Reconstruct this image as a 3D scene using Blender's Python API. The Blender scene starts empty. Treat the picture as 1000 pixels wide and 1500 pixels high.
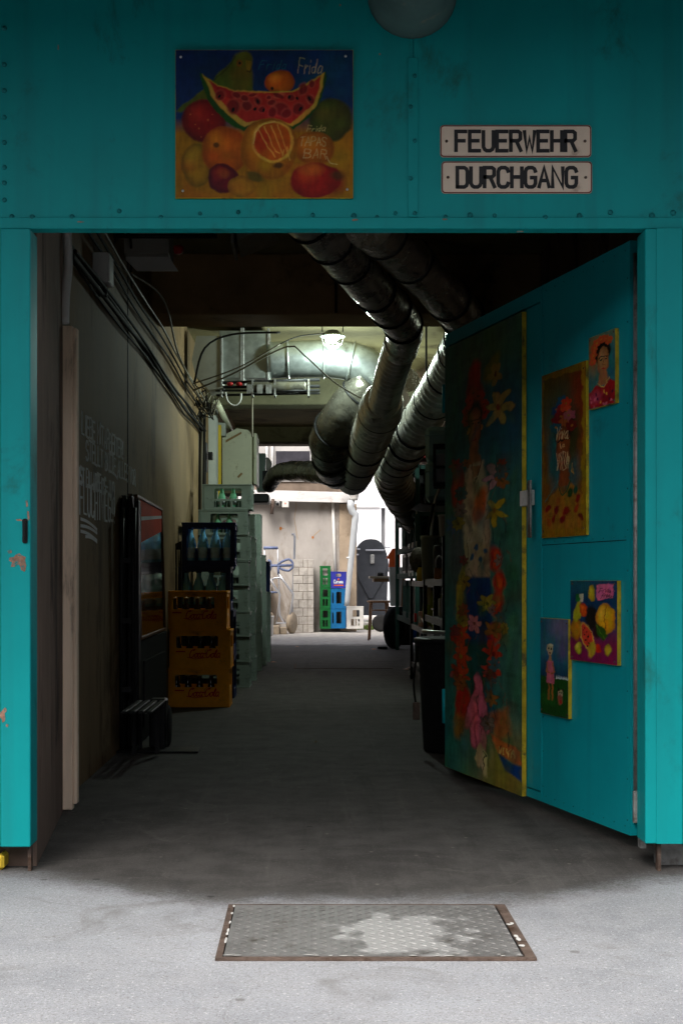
import bpy, bmesh, math, random
import numpy as np
from mathutils import Vector, Matrix, Quaternion
from mathutils.geometry import tessellate_polygon
random.seed(7)
R = math.radians
sc = bpy.context.scene
COL = sc.collection
F = 2083.0; VX = 455.0; VY = 850.0; HC = 1.0     # focal length in photo pixels, vanishing point, eye height (m)

# ------------------------------------------------------------------ camera
cd = bpy.data.cameras.new('camera'); cam = bpy.data.objects.new('camera', cd); COL.objects.link(cam)
cam.location = (0, 0, HC); cam.rotation_euler = (R(90), 0, 0)
cd.lens = 50; cd.sensor_width = 36; cd.shift_x = 0.030; cd.shift_y = 0.0667
cd.clip_start = 0.05; cd.clip_end = 2000
sc.camera = cam
# ------------------------------------------------------------------ world, sun, exposure
w = bpy.data.worlds.new('World'); sc.world = w; w.use_nodes = True
nt = w.node_tree; nt.nodes.clear()
out = nt.nodes.new('ShaderNodeOutputWorld'); bg = nt.nodes.new('ShaderNodeBackground')
sky = nt.nodes.new('ShaderNodeTexSky'); sky.sky_type = 'NISHITA'; sky.sun_disc = False
SUN_EL, SUN_ROT = R(52), R(200)
sky.sun_elevation = SUN_EL; sky.sun_rotation = SUN_ROT; sky.dust_density = 5.0; sky.air_density = 1.0; sky.ozone_density = 1.0
hs = nt.nodes.new('ShaderNodeHueSaturation'); hs.inputs['Saturation'].default_value = 0.55
nt.links.new(sky.outputs[0], hs.inputs['Color']); nt.links.new(hs.outputs[0], bg.inputs[0])
bg.inputs[1].default_value = 0.15
nt.links.new(bg.outputs[0], out.inputs[0])
sd = bpy.data.lights.new('sun', 'SUN'); sd.energy = 1.9; sd.angle = R(25); sd.color = (1, .97, .94)
so = bpy.data.objects.new('sun', sd); COL.objects.link(so)
sdir = Vector((math.sin(SUN_ROT)*math.cos(SUN_EL), math.cos(SUN_ROT)*math.cos(SUN_EL), math.sin(SUN_EL)))
so.rotation_euler = sdir.to_track_quat('Z', 'Y').to_euler(); so.location = (0, -10, 12)
sc.view_settings.view_transform = 'Standard'; sc.view_settings.look = 'None'
sc.view_settings.exposure = 1.0; sc.view_settings.gamma = 1
sc.cycles.max_bounces = 10; sc.cycles.diffuse_bounces = 6; sc.cycles.glossy_bounces = 4
sc.cycles.transmission_bounces = 8; sc.cycles.transparent_max_bounces = 8
sc.cycles.sample_clamp_indirect = 6.0
sc.cycles.caustics_reflective = False; sc.cycles.caustics_refractive = False

# ------------------------------------------------------------------ helpers
def at(x, y, d):
    """photo pixel at a given depth -> world point"""
    return Vector(((x-VX)*d/F, d, HC+(VY-y)*d/F))
def zz(y, d): return HC+(VY-y)*d/F
def xx(x, d): return (x-VX)*d/F
def lin(c):
    return tuple((v/12.92 if v <= .04045 else ((v+.055)/1.055)**2.4) for v in c)

class MB:
    def __init__(s): s.v = []; s.f = []; s.mi = []; s.sm = []; s.m = 0
    def add(s, vs, fs, smooth=False):
        o = len(s.v); s.v += [tuple(p) for p in vs]
        for f in fs: s.f.append([i+o for i in f]); s.mi.append(s.m); s.sm.append(smooth)
        return s
    def box(s, x0, y0, z0, x1, y1, z1, M=None, c=0.0):
        """box, optionally with chamfered edges of size c"""
        if x0 > x1: x0, x1 = x1, x0
        if y0 > y1: y0, y1 = y1, y0
        if z0 > z1: z0, z1 = z1, z0
        if c <= 0:
            vs = [Vector(p) for p in ((x0,y0,z0),(x1,y0,z0),(x1,y1,z0),(x0,y1,z0),(x0,y0,z1),(x1,y0,z1),(x1,y1,z1),(x0,y1,z1))]
            fs = [(3,2,1,0),(4,5,6,7),(0,1,5,4),(1,2,6,5),(2,3,7,6),(3,0,4,7)]
        else:
            c = min(c, (x1-x0)*.45, (y1-y0)*.45, (z1-z0)*.45)
            vs = []; idx = {}
            for ix in (0,1):
                for iy in (0,1):
                    for iz in (0,1):
                        X = (x0,x1)[ix]; Y = (y0,y1)[iy]; Z = (z0,z1)[iz]
                        sx = (c,-c)[ix]; sy = (c,-c)[iy]; sz = (c,-c)[iz]
                        idx[(ix,iy,iz,'x')] = len(vs); vs.append(Vector((X, Y+sy, Z+sz)))
                        idx[(ix,iy,iz,'y')] = len(vs); vs.append(Vector((X+sx, Y, Z+sz)))
                        idx[(ix,iy,iz,'z')] = len(vs); vs.append(Vector((X+sx, Y+sy, Z)))
            fs = []
            g = lambda *k: idx[k]
            for i in (0,1):
                q = [g(i,0,0,'x'), g(i,1,0,'x'), g(i,1,1,'x'), g(i,0,1,'x')]; fs.append(q if i else q[::-1])
                q = [g(0,i,0,'y'), g(1,i,0,'y'), g(1,i,1,'y'), g(0,i,1,'y')]; fs.append(q[::-1] if i else q)
                q = [g(0,0,i,'z'), g(1,0,i,'z'), g(1,1,i,'z'), g(0,1,i,'z')]; fs.append(q if i else q[::-1])
            for a in (0,1):
                for b in (0,1):
                    fs.append([g(0,a,b,'y'), g(1,a,b,'y'), g(1,a,b,'z'), g(0,a,b,'z')])
                    fs.append([g(a,0,b,'x'), g(a,1,b,'x'), g(a,1,b,'z'), g(a,0,b,'z')])
                    fs.append([g(a,b,0,'x'), g(a,b,1,'x'), g(a,b,1,'y'), g(a,b,0,'y')])
                    for e in (0,1): fs.append([g(a,b,e,'x'), g(a,b,e,'y'), g(a,b,e,'z')])
        if M is not None: vs = [M @ p for p in vs]
        return s.add(vs, fs)
    def prism(s, loops, t, M=None):
        """2-D loops (outer first, then holes) in local XZ, extruded along local Y from 0 to t"""
        L = [[Vector((p[0], 0, p[1])) for p in lp] for lp in loops]
        tri = tessellate_polygon(L)
        flat = [p for lp in L for p in lp]; n = len(flat)
        vs = [p.copy() for p in flat]+[p+Vector((0, t, 0)) for p in flat]
        fs = []
        for a, b, c in tri:
            nrm = (flat[b]-flat[a]).cross(flat[c]-flat[a])
            if nrm.length < 1e-12: continue
            if nrm.y > 0: a, c = c, a
            fs.append((a, b, c)); fs.append((c+n, b+n, a+n))
        k = 0
        for lp in L:
            m = len(lp)
            for i in range(m):
                j = (i+1) % m; fs.append((k+i, k+j, k+j+n, k+i+n))
            k += m
        if M is not None: vs = [M @ p for p in vs]
        return s.add(vs, fs)
    def tube(s, pts, r, n=12, cap=True, smooth=True, step=None, fn=None):
        """sweep a circle along a polyline; with step the line is first smoothed; fn(len)->radius factor"""
        P = [Vector(p) for p in pts]; rad = list(r) if isinstance(r, (list, tuple)) else [r]*len(P)
        if step:
            Q = []; RR = []
            for i in range(len(P)-1):
                p0 = P[max(i-1,0)]; p1 = P[i]; p2 = P[i+1]; p3 = P[min(i+2,len(P)-1)]
                k = max(1, int((p2-p1).length/step))
                for j in range(k):
                    t = j/k; t2 = t*t; t3 = t2*t
                    Q.append(.5*((2*p1)+(-p0+p2)*t+(2*p0-5*p1+4*p2-p3)*t2+(-p0+3*p1-3*p2+p3)*t3))
                    RR.append(rad[i]+(rad[i+1]-rad[i])*t)
            Q.append(P[-1]); RR.append(rad[-1]); P = Q; rad = RR
        T = [(P[min(i+1,len(P)-1)]-P[max(i-1,0)]).normalized() for i in range(len(P))]
        up = Vector((0,0,1)) if abs(T[0].z) < .9 else Vector((1,0,0))
        nrm = (up-T[0]*up.dot(T[0])).normalized(); vs = []; L = 0
        for i, p in enumerate(P):
            if i: L += (P[i]-P[i-1]).length
            nrm = (nrm-T[i]*nrm.dot(T[i])).normalized(); b = T[i].cross(nrm)
            k = fn(L) if fn else 1
            for j in range(n):
                a = 2*math.pi*j/n; vs.append(p+(nrm*math.cos(a)+b*math.sin(a))*rad[i]*k)
        fs = [[i*n+j, i*n+(j+1)%n, (i+1)*n+(j+1)%n, (i+1)*n+j] for i in range(len(P)-1) for j in range(n)]
        s.add(vs, fs, smooth)
        if cap:
            m = len(P)
            s.f.append([len(s.v)-m*n+j for j in range(n)][::-1]); s.mi.append(s.m); s.sm.append(False)
            s.f.append([len(s.v)-n+j for j in range(n)]); s.mi.append(s.m); s.sm.append(False)
        return s
    def lathe(s, prof, n=16, M=None, smooth=True):
        vs = [Vector((r*math.cos(2*math.pi*j/n), r*math.sin(2*math.pi*j/n), z)) for r, z in prof for j in range(n)]
        if M is not None: vs = [M @ p for p in vs]
        fs = [[i*n+j, i*n+(j+1)%n, (i+1)*n+(j+1)%n, (i+1)*n+j] for i in range(len(prof)-1) for j in range(n)]
        fs.append([j for j in range(n)][::-1]); fs.append([(len(prof)-1)*n+j for j in range(n)])
        return s.add(vs, fs, smooth)
    def ribbon(s, pts, w, O, U, V, off=0.0):
        """flat mitred stroke in the plane O + U*x + V*y, lifted by off along U x V"""
        N = U.cross(V).normalized(); P = [Vector((p[0], p[1])) for p in pts]; Lp = []; Rp = []
        for i in range(len(P)):
            a = (P[i]-P[i-1]).normalized() if i else (P[1]-P[0]).normalized()
            b = (P[i+1]-P[i]).normalized() if i < len(P)-1 else a
            t = (a+b)
            t = t.normalized() if t.length > 1e-4 else a
            nn = Vector((-t.y, t.x)); c = max(.5, nn.dot(Vector((-a.y, a.x)))); h = w/2/c
            e = P[i].copy()
            if i == 0: e = e-a*w*.35
            if i == len(P)-1: e = e+b*w*.35
            Lp.append(e+nn*h); Rp.append(e-nn*h)
        vs = [O+U*p.x+V*p.y+N*off for p in Lp+Rp]; n = len(P)
        return s.add(vs, [(i, n+i, n+i+1, i+1) for i in range(n-1)])
    def build(s, name, mats, parent=None, loc=None, bevel=0):
        me = bpy.data.meshes.new(name); me.from_pydata(s.v, [], s.f)
        if not isinstance(mats, (list, tuple)): mats = [mats]
        for m in mats: me.materials.append(m)
        me.polygons.foreach_set('material_index', s.mi); me.polygons.foreach_set('use_smooth', s.sm)
        bm = bmesh.new(); bm.from_mesh(me); bmesh.ops.recalc_face_normals(bm, faces=bm.faces); bm.to_mesh(me); bm.free()
        o = bpy.data.objects.new(name, me); COL.objects.link(o)
        if parent is not None: o.parent = parent
        if loc is not None: o.location = loc
        if bevel:
            b = o.modifiers.new('bevel', 'BEVEL'); b.width = bevel; b.segments = 1; b.limit_method = 'ANGLE'
        return o

def tag(o, label=None, cat=None, group=None, kind=None):
    if label: o['label'] = label
    if cat: o['category'] = cat
    if group: o['group'] = group
    if kind: o['kind'] = kind
    return o
def empty(name, loc=(0,0,0), rz=0.0, label=None, cat=None, group=None):
    o = bpy.data.objects.new(name, None); COL.objects.link(o); o.location = loc; o.rotation_euler = (0,0,rz)
    o.empty_display_size = .1
    return tag(o, label, cat, group)
def kids(o): return [c for c in bpy.data.objects if c.parent == o]
def copy_tree(o, parent=None, loc=None, rz=None, label=None, group=None):
    c = o.copy(); COL.objects.link(c); c.parent = parent
    if loc is not None: c.location = loc
    if rz is not None: c.rotation_euler = (0,0,rz)
    if label: c['label'] = label
    if group: c['group'] = group
    for ch in kids(o): copy_tree(ch, c)
    return c

# ------------------------------------------------------------------ materials
def mat(name, c, rough=.6, metal=0.0, var=.15, scale=3.0, bump=0.0, bscale=40.0, dirt=None, damt=.5, dscale=2.0,
        trans=0.0, emis=None, estr=0.0, ior=1.45, vor=0.0, stretch=(1,1,1), world=False, streak=0.0):
    m = bpy.data.materials.new(name); m.use_nodes = True; nt = m.node_tree; N = nt.nodes; L = nt.links
    b = N['Principled BSDF']; b.inputs['Metallic'].default_value = metal
    b.inputs['Specular IOR Level'].default_value = .12 if rough >= .75 else (.2 if metal < .1 and rough > .33 else .5)
    b.inputs['Transmission Weight'].default_value = trans; b.inputs['IOR'].default_value = ior
    tc = N.new('ShaderNodeTexCoord'); mp = N.new('ShaderNodeMapping'); mp.inputs['Scale'].default_value = stretch
    if world:
        ge = N.new('ShaderNodeNewGeometry'); L.new(ge.outputs['Position'], mp.inputs[0])
    else: L.new(tc.outputs['Object'], mp.inputs[0])
    n1 = N.new('ShaderNodeTexNoise'); n1.inputs['Scale'].default_value = scale; n1.inputs['Detail'].default_value = 6
    n1.inputs['Roughness'].default_value = .65; L.new(mp.outputs[0], n1.inputs['Vector'])
    r1 = N.new('ShaderNodeMapRange'); r1.inputs['From Min'].default_value = .3; r1.inputs['From Max'].default_value = .7
    L.new(n1.outputs['Fac'], r1.inputs['Value'])
    mx = N.new('ShaderNodeMix'); mx.data_type = 'RGBA'; L.new(r1.outputs[0], mx.inputs['Factor'])
    mx.inputs['A'].default_value = (*[v*(1-var) for v in c], 1); mx.inputs['B'].default_value = (*[min(1, v*(1+var)) for v in c], 1)
    col = mx.outputs['Result']
    if dirt:
        n2 = N.new('ShaderNodeTexNoise'); n2.inputs['Scale'].default_value = dscale; n2.inputs['Detail'].default_value = 10
        n2.inputs['Roughness'].default_value = .7; n2.inputs['Distortion'].default_value = .4
        L.new(mp.outputs[0], n2.inputs['Vector'])
        r2 = N.new('ShaderNodeMapRange'); r2.inputs['From Min'].default_value = .68-.3*damt; r2.inputs['From Max'].default_value = .85-.3*damt
        r2.interpolation_type = 'SMOOTHSTEP'
        L.new(n2.outputs['Fac'], r2.inputs['Value'])
        m2 = N.new('ShaderNodeMix'); m2.data_type = 'RGBA'; L.new(r2.outputs[0], m2.inputs['Factor'])
        L.new(col, m2.inputs['A']); m2.inputs['B'].default_value = (*dirt, 1); col = m2.outputs['Result']
    if streak:
        sm = N.new('ShaderNodeMapping'); sm.inputs['Scale'].default_value = (13, 13, .55); L.new(tc.outputs['Object'], sm.inputs[0])
        n4 = N.new('ShaderNodeTexNoise'); n4.inputs['Scale'].default_value = 1.0; n4.inputs['Detail'].default_value = 5; L.new(sm.outputs[0], n4.inputs['Vector'])
        r4 = N.new('ShaderNodeMapRange'); r4.inputs['From Min'].default_value = .52; r4.inputs['From Max'].default_value = .78; r4.inputs['To Max'].default_value = streak; L.new(n4.outputs['Fac'], r4.inputs['Value'])
        m4 = N.new('ShaderNodeMix'); m4.data_type = 'RGBA'; L.new(r4.outputs[0], m4.inputs['Factor']); L.new(col, m4.inputs['A']); m4.inputs['B'].default_value = (*[v*.42+.012 for v in c], 1); col = m4.outputs['Result']
        n5 = N.new('ShaderNodeTexNoise'); n5.inputs['Scale'].default_value = 38; n5.inputs['Detail'].default_value = 6; n5.inputs['Roughness'].default_value = .8; L.new(tc.outputs['Object'], n5.inputs['Vector'])
        r5 = N.new('ShaderNodeMapRange'); r5.inputs['From Min'].default_value = .69; r5.inputs['From Max'].default_value = .74; r5.inputs['To Max'].default_value = .8; L.new(n5.outputs['Fac'], r5.inputs['Value'])
        m5 = N.new('ShaderNodeMix'); m5.data_type = 'RGBA'; L.new(r5.outputs[0], m5.inputs['Factor']); L.new(col, m5.inputs['A']); m5.inputs['B'].default_value = (.09,.06,.045,1); col = m5.outputs['Result']
    L.new(col, b.inputs['Base Color'])
    rr = N.new('ShaderNodeMapRange'); rr.inputs['To Min'].default_value = max(0, rough-.08); rr.inputs['To Max'].default_value = min(1, rough+.1)
    L.new(n1.outputs['Fac'], rr.inputs['Value']); L.new(rr.outputs[0], b.inputs['Roughness'])
    if bump:
        n3 = N.new('ShaderNodeTexNoise'); n3.inputs['Scale'].default_value = bscale; n3.inputs['Detail'].default_value = 4
        L.new(mp.outputs[0], n3.inputs['Vector']); h = n3.outputs['Fac']
        if vor:
            v = N.new('ShaderNodeTexVoronoi'); v.feature = 'DISTANCE_TO_EDGE'; v.inputs['Scale'].default_value = vor
            nn = N.new('ShaderNodeVectorMath'); nn.operation = 'MULTIPLY_ADD'; nn.inputs[1].default_value = (.15,.15,.15)
            L.new(n3.outputs['Color'], nn.inputs[0]); L.new(mp.outputs[0], nn.inputs[2]); L.new(nn.outputs[0], v.inputs['Vector'])
            mm = N.new('ShaderNodeMath'); mm.operation = 'MULTIPLY_ADD'; mm.inputs[1].default_value = 1.5
            L.new(v.outputs['Distance'], mm.inputs[0]); L.new(h, mm.inputs[2]); h = mm.outputs[0]
        bp = N.new('ShaderNodeBump'); bp.inputs['Strength'].default_value = bump; bp.inputs['Distance'].default_value = .01
        L.new(h, bp.inputs['Height']); L.new(bp.outputs[0], b.inputs['Normal'])
    if emis: b.inputs['Emission Color'].default_value = (*emis, 1); b.inputs['Emission Strength'].default_value = estr
    return m

TEAL = (.002, .30, .31)
m_teal = mat('teal_paint', TEAL, .5, var=.10, scale=2.2, bump=.45, bscale=2.6, dirt=(.012,.13,.12), damt=.42, dscale=3.5, stretch=(1,1,.6), streak=.34)
m_teal_d = mat('teal_paint_door', (.002,.28,.32), .45, var=.10, scale=2.0, bump=.12, bscale=7, dirt=(.01,.15,.17), damt=.3, dscale=3, streak=.22)
m_galv = mat('galvanised_steel', (.30,.30,.29), .5, .6, var=.35, scale=25, dirt=(.10,.07,.05), damt=.6, dscale=6, bump=.1)
m_rust = mat('rusty_steel', (.11,.08,.065), .8, .2, var=.4, scale=14, dirt=(.05,.03,.02), damt=.6, dscale=12, bump=.4, bscale=60)
m_black = mat('black_steel', (.016,.016,.017), .42, 0, var=.4, scale=20, bump=.08)
m_matt = mat('matt_black', (.010,.010,.011), .75, 0, var=.4, scale=6)
m_plaster = mat('painted_plaster', (.22,.15,.08), .8, var=.22, scale=1.6, bump=.35, bscale=22, dirt=(.085,.055,.03), damt=.6, dscale=1.6, stretch=(1,1,.45), world=True)
m_reveal = mat('dirty_brown_plaster', (.20,.14,.11), .85, var=.3, scale=2.5, bump=.4, bscale=30, dirt=(.05,.035,.03), damt=.6, dscale=2.5, stretch=(1,1,.4), world=True)
m_ceil = mat('ceiling_concrete', (.22,.19,.10), .85, var=.2, scale=2, bump=.3, bscale=18, dirt=(.08,.06,.035), damt=.55, dscale=1.2, world=True)
m_beam = mat('brown_beam', (.32,.20,.09), .8, var=.3, scale=3, bump=.3, bscale=20, dirt=(.03,.02,.015), damt=.5, world=True)
m_beam2 = mat('olive_beam', (.10,.095,.06), .85, var=.3, scale=3, bump=.3, dirt=(.04,.035,.02), damt=.5, world=True)
m_board = mat('weathered_board', (.80,.62,.46), .75, var=.2, scale=10, bump=.3, bscale=50, dirt=(.18,.12,.09), damt=.5, dscale=9, stretch=(1,1,.12))
m_white = mat('white_plastic', (.55,.54,.52), .45, var=.08, scale=4, dirt=(.25,.22,.18), damt=.3)
m_cream = mat('cream_metal', (.62,.62,.47), .45, var=.08, scale=5, dirt=(.28,.24,.14), damt=.42, dscale=9)
m_galduct = mat('galvanised_duct', (.42,.46,.45), .33, .85, var=.22, scale=14, dirt=(.14,.13,.10), damt=.3, bump=.08, bscale=12)
m_flex = mat('aluminium_flex', (.62,.60,.55), .32, .7, var=.3, scale=9, dirt=(.08,.07,.05), damt=.45, dscale=5, bump=.15, bscale=30)
m_foil = mat('foil_wrap', (.78,.72,.64), .24, .75, var=.3, scale=7, dirt=(.09,.075,.05), damt=.45, dscale=4, bump=.9, bscale=12, vor=9)
m_dkduct = mat('black_wrap', (.13,.125,.10), .27, .55, var=.4, scale=6, dirt=(.17,.15,.09), damt=.42, dscale=5, bump=.8, bscale=9, vor=6)
m_tanduct = mat('tan_wrap', (.30,.22,.14), .5, .2, var=.2, scale=7, bump=.4, bscale=14)
m_cable = mat('dark_cable', (.012,.011,.010), .8, var=.3)
m_gcable = mat('grey_cable', (.22,.20,.16), .6, var=.2)
m_chrome = mat('bright_steel', (.55,.54,.52), .3, .9, var=.15, scale=20)
m_orange = mat('orange_crate', (.90,.38,.015), .5, var=.12, scale=8, dirt=(.22,.08,.02), damt=.35, dscale=7, bump=.05)
m_red = mat('red_print', (.50,.012,.012), .5, var=.1)
m_cdark = mat('navy_crate', (.018,.030,.11), .5, var=.3, scale=8)
m_cgrey = mat('sage_crate', (.25,.31,.27), .5, var=.12, scale=6, dirt=(.09,.11,.09), damt=.4, dscale=6)
m_cgreen = mat('green_crate', (.010,.12,.03), .45, var=.15, scale=6)
m_cblue = mat('blue_crate', (.010,.12,.29), .45, var=.15, scale=6)
m_cindigo = mat('indigo_crate', (.03,.035,.27), .45, var=.12, scale=6)
m_cwhite = mat('white_crate', (.60,.58,.54), .5, var=.1, scale=6, dirt=(.3,.28,.24), damt=.35)
m_gblue = mat('blue_bottle_glass', (.22,.60,.95), .15, 0, var=.05, trans=.1)
m_ggreen = mat('green_bottle_glass', (.30,.80,.50), .10, 0, var=.05, trans=.4)
m_gcola = mat('cola_bottle_glass', (.03,.018,.010), .08, 0, var=.2)
m_lab = mat('bottle_label_paper', (.55,.58,.60), .5, var=.1)
m_cap = mat('bottle_cap', (.45,.36,.22), .35, .5, var=.1)
m_mirror = mat('mirror_glass', (.55,.57,.56), .04, 1.0, var=.03)
m_redrefl = mat('painted_red_reflection', (.70,.08,.045), .8, var=.12)  # flat colour for the red reflection painted on the mirror
m_wood = mat('varnished_wood', (.20,.10,.045), .4, var=.25, scale=5, stretch=(4,4,.4), bump=.1)
m_brass = mat('brown_frame', (.16,.075,.03), .4, var=.25, scale=8)
m_rubber = mat('rubber', (.02,.02,.02), .8, var=.2)
m_terra = mat('weathered_clay', (.32,.26,.19), .8, var=.25, scale=9, bump=.3)
m_bluem = mat('blue_grip', (.13,.16,.27), .45, var=.1)
m_dgreen = mat('dark_green_paint', (.035,.085,.075), .8, var=.25, scale=6, dirt=(.02,.03,.03), damt=.4)
m_bin = mat('anthracite_plastic', (.035,.038,.045), .5, var=.2, scale=4, dirt=(.08,.08,.08), damt=.25)
m_blab = mat('blue_label', (.38,.58,.85), .4, var=.3, scale=30)
m_sleeve = mat('dark_sleeve', (.62,.58,.52), .27, .72, var=.35, scale=8, dirt=(.10,.085,.06), damt=.5, dscale=4, bump=.5, bscale=12, vor=5)
m_sty = mat('pale_teal_box', (.34,.56,.58), .6, var=.1, scale=4)
m_chalk = mat('chalk', (.95,.95,.92), .95, var=.25, scale=60)
m_ink = mat('black_enamel', (.010,.010,.012), .35, var=.1)
m_signw = mat('cream_enamel', (.74,.62,.50), .5, var=.06, scale=6, dirt=(.42,.32,.24), damt=.3, dscale=8)
m_rivet = mat('teal_rivet', (.006,.17,.18), .4, var=.4, scale=30)
m_yedge = mat('yellow_painted_edge', (.42,.31,.02), .7, var=.45, scale=10, dirt=(.10,.09,.03), damt=.6, dscale=9, bump=.3)
m_yellow = mat('yellow_paint', (.60,.42,.04), .6, var=.1)
m_blockw = mat('sandlime_brick', (.40,.37,.33), .85, var=.3, scale=7, dirt=(.26,.21,.15), damt=.4, dscale=5, bump=.4)
m_mortar = mat('mortar', (.16,.13,.10), .9, var=.2)
m_lime = mat('lime_bag', (.30,.34,.02), .5, var=.2, scale=12)
m_paper = mat('kraft_paper', (.30,.24,.15), .8, var=.1)
m_redcase = mat('red_plastic', (.30,.012,.012), .5, var=.15)
m_orplas = mat('orange_plastic', (.55,.10,.02), .5, var=.12)
m_clear = mat('frosted_plastic', (.50,.52,.55), .45, var=.08, trans=.3)
m_lampt = mat('lamp_tube', (.9,1,.95), .3, emis=(.85,1,.93), estr=40)
m_copper = mat('orange_tag', (.35,.13,.02), .4, .3, var=.2)

# ------------------------------------------------------------------ stroke lettering (grid 4 wide, 6 high)
def arc(cx, cy, rx, ry, a0, a1, n=8):
    return [(cx+rx*math.cos(R(a0+(a1-a0)*i/n)), cy+ry*math.sin(R(a0+(a1-a0)*i/n))) for i in range(n+1)]
G = {
 'A': [[(0,0),(2,6),(4,0)],[(.8,2),(3.2,2)]],
 'B': [[(0,0),(0,6),(2.6,6),(3.6,5.3),(3.6,3.9),(2.6,3.2),(0,3.2)],[(2.6,3.2),(4,2.4),(4,.8),(2.8,0),(0,0)]],
 'C': [[(4,4.8),(3.6,5.6),(2.8,6),(1.2,6),(.4,5.6),(0,4.8),(0,1.2),(.4,.4),(1.2,0),(2.8,0),(3.6,.4),(4,1.2)]],
 'D': [[(0,0),(0,6),(2.8,6),(3.6,5.6),(4,4.8),(4,1.2),(3.6,.4),(2.8,0),(0,0)]],
 'E': [[(4,6),(0,6),(0,0),(4,0)],[(0,3.1),(3.4,3.1)]],
 'F': [[(4,6),(0,6),(0,0)],[(0,3.1),(3.3,3.1)]],
 'G': [[(4,4.8),(3.6,5.6),(2.8,6),(1.2,6),(.4,5.6),(0,4.8),(0,1.2),(.4,.4),(1.2,0),(2.8,0),(3.6,.4),(4,1.2),(4,2.9),(2.3,2.9)]],
 'H': [[(0,0),(0,6)],[(4,0),(4,6)],[(0,3.1),(4,3.1)]],
 'I': [[(2,0),(2,6)]], 'L': [[(0,6),(0,0),(3.6,0)]],
 'M': [[(0,0),(0,6),(2,2.8),(4,6),(4,0)]], 'N': [[(0,0),(0,6),(4,0),(4,6)]],
 'O': [[(2,6),(.6,5.4),(0,4),(0,2),(.6,.6),(2,0),(3.4,.6),(4,2),(4,4),(3.4,5.4),(2,6)]],
 'P': [[(0,0),(0,6),(2.8,6),(4,5.2),(4,3.7),(2.8,2.9),(0,2.9)]],
 'R': [[(0,0),(0,6),(3,6),(3.8,5.5),(3.8,3.7),(3,3.1),(0,3.1)],[(2.2,3.1),(4,0)]],
 'S': [[(4,5.1),(3,6),(1,6),(0,5.2),(0,3.9),(1,3.1),(3,2.9),(4,2.1),(4,.8),(3,0),(1,0),(0,.9)]],
 'T': [[(0,6),(4,6)],[(2,6),(2,0)]], 'U': [[(0,6),(0,1.2),(.5,.4),(1.3,0),(2.7,0),(3.5,.4),(4,1.2),(4,6)]],
 'V': [[(0,6),(2,0),(4,6)]], 'W': [[(0,6),(.9,0),(2,4),(3.1,0),(4,6)]],
 '!': [[(2,6),(1.9,1.8)],[(1.9,.5),(1.9,0)]], '-': [[(.6,3),(3.4,3)]], '.': [[(2,.3),(2,0)]],
 'a': [[(3.2,3.2),(1.5,3.6),(.4,2.4),(.5,.7),(1.6,0),(3,1),(3.3,3.2),(3.3,.6),(4,0)]],
 'i': [[(2,3.6),(2,.4),(2.8,0)],[(2,5),(2,5.2)]], 'r': [[(.8,3.6),(1,0)],[(1,2.4),(2.2,3.6),(3.4,3.3)]],
 'd': [[(3.2,2.6),(1.8,3.3),(.5,2.4),(.5,.8),(1.8,0),(3.2,1)],[(3.3,6),(3.3,0)]],
 'v': [[(.4,3.6),(1.8,0),(3.4,3.8)]], 'l': [[(1.2,1),(2.6,5.2),(2,6),(1.3,4.8),(1.6,.8),(2.6,0),(3.4,.8)]],
 'o': [[(2,3.4),(.6,2.6),(.6,.8),(2,0),(3.4,.8),(3.4,2.6),(2,3.4),(3,3.2),(4,3.4)]],
 'c': [[(3.4,2.6),(2.2,3.4),(.8,2.5),(.7,.9),(1.9,0),(3.8,1.2)]],
 'n': [[(.6,3.4),(.7,0)],[(.7,2.2),(2,3.4),(3.2,2.8),(3.3,0)]], 'e': [[(.8,1.7),(3.2,2),(2.6,3.4),(1,3),(.7,1),(2,0),(3.6,.8)]],
 't': [[(2,5.4),(1.9,.6),(2.8,0)],[(.8,3.8),(3.2,3.8)]],
 'Q': [arc(2.2,3,2.2,3,60,330,12)+[(4.6,2.6)], arc(3.6,5.6,.7,.7,200,20,6)],   # the big script capital C
}
def word(mb, s, O, U, V, h, w, gap=.3, sw=.012, jit=0.0, slant=0.0, off=.0006, rnd=None, widths=None):
    """letters of height h and width w drawn as flat strokes; returns the length"""
    x = 0.0; k = 0
    for ch in s:
        if ch == ' ': x += w*.8; continue
        lw = w*(.3 if ch in 'I!i.' else 1.0)*(widths or 1)
        dy = (rnd.uniform(-1,1)*h*jit if rnd else 0); hh = h*(1+(rnd.uniform(-1,1)*jit*1.5 if rnd else 0))
        for st in G[ch]:
            pts = []
            for px, py in st:
                if ch in 'I!i.': px = (px-2)*1.0+2
                X = x+px/4*lw+slant*py/6*hh; Y = dy+py/6*hh
                if rnd: X += rnd.uniform(-1,1)*w*jit*.6; Y += rnd.uniform(-1,1)*h*jit*.5
                pts.append((X, Y))
            mb.ribbon(pts, sw*(rnd.uniform(.7,1.2) if rnd else 1), O, U, V, off+.00012*(k % 5)); k += 1
        x += lw+w*gap
    return x

X1, Y1, Z1 = Vector((1,0,0)), Vector((0,1,0)), Vector((0,0,1))
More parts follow.
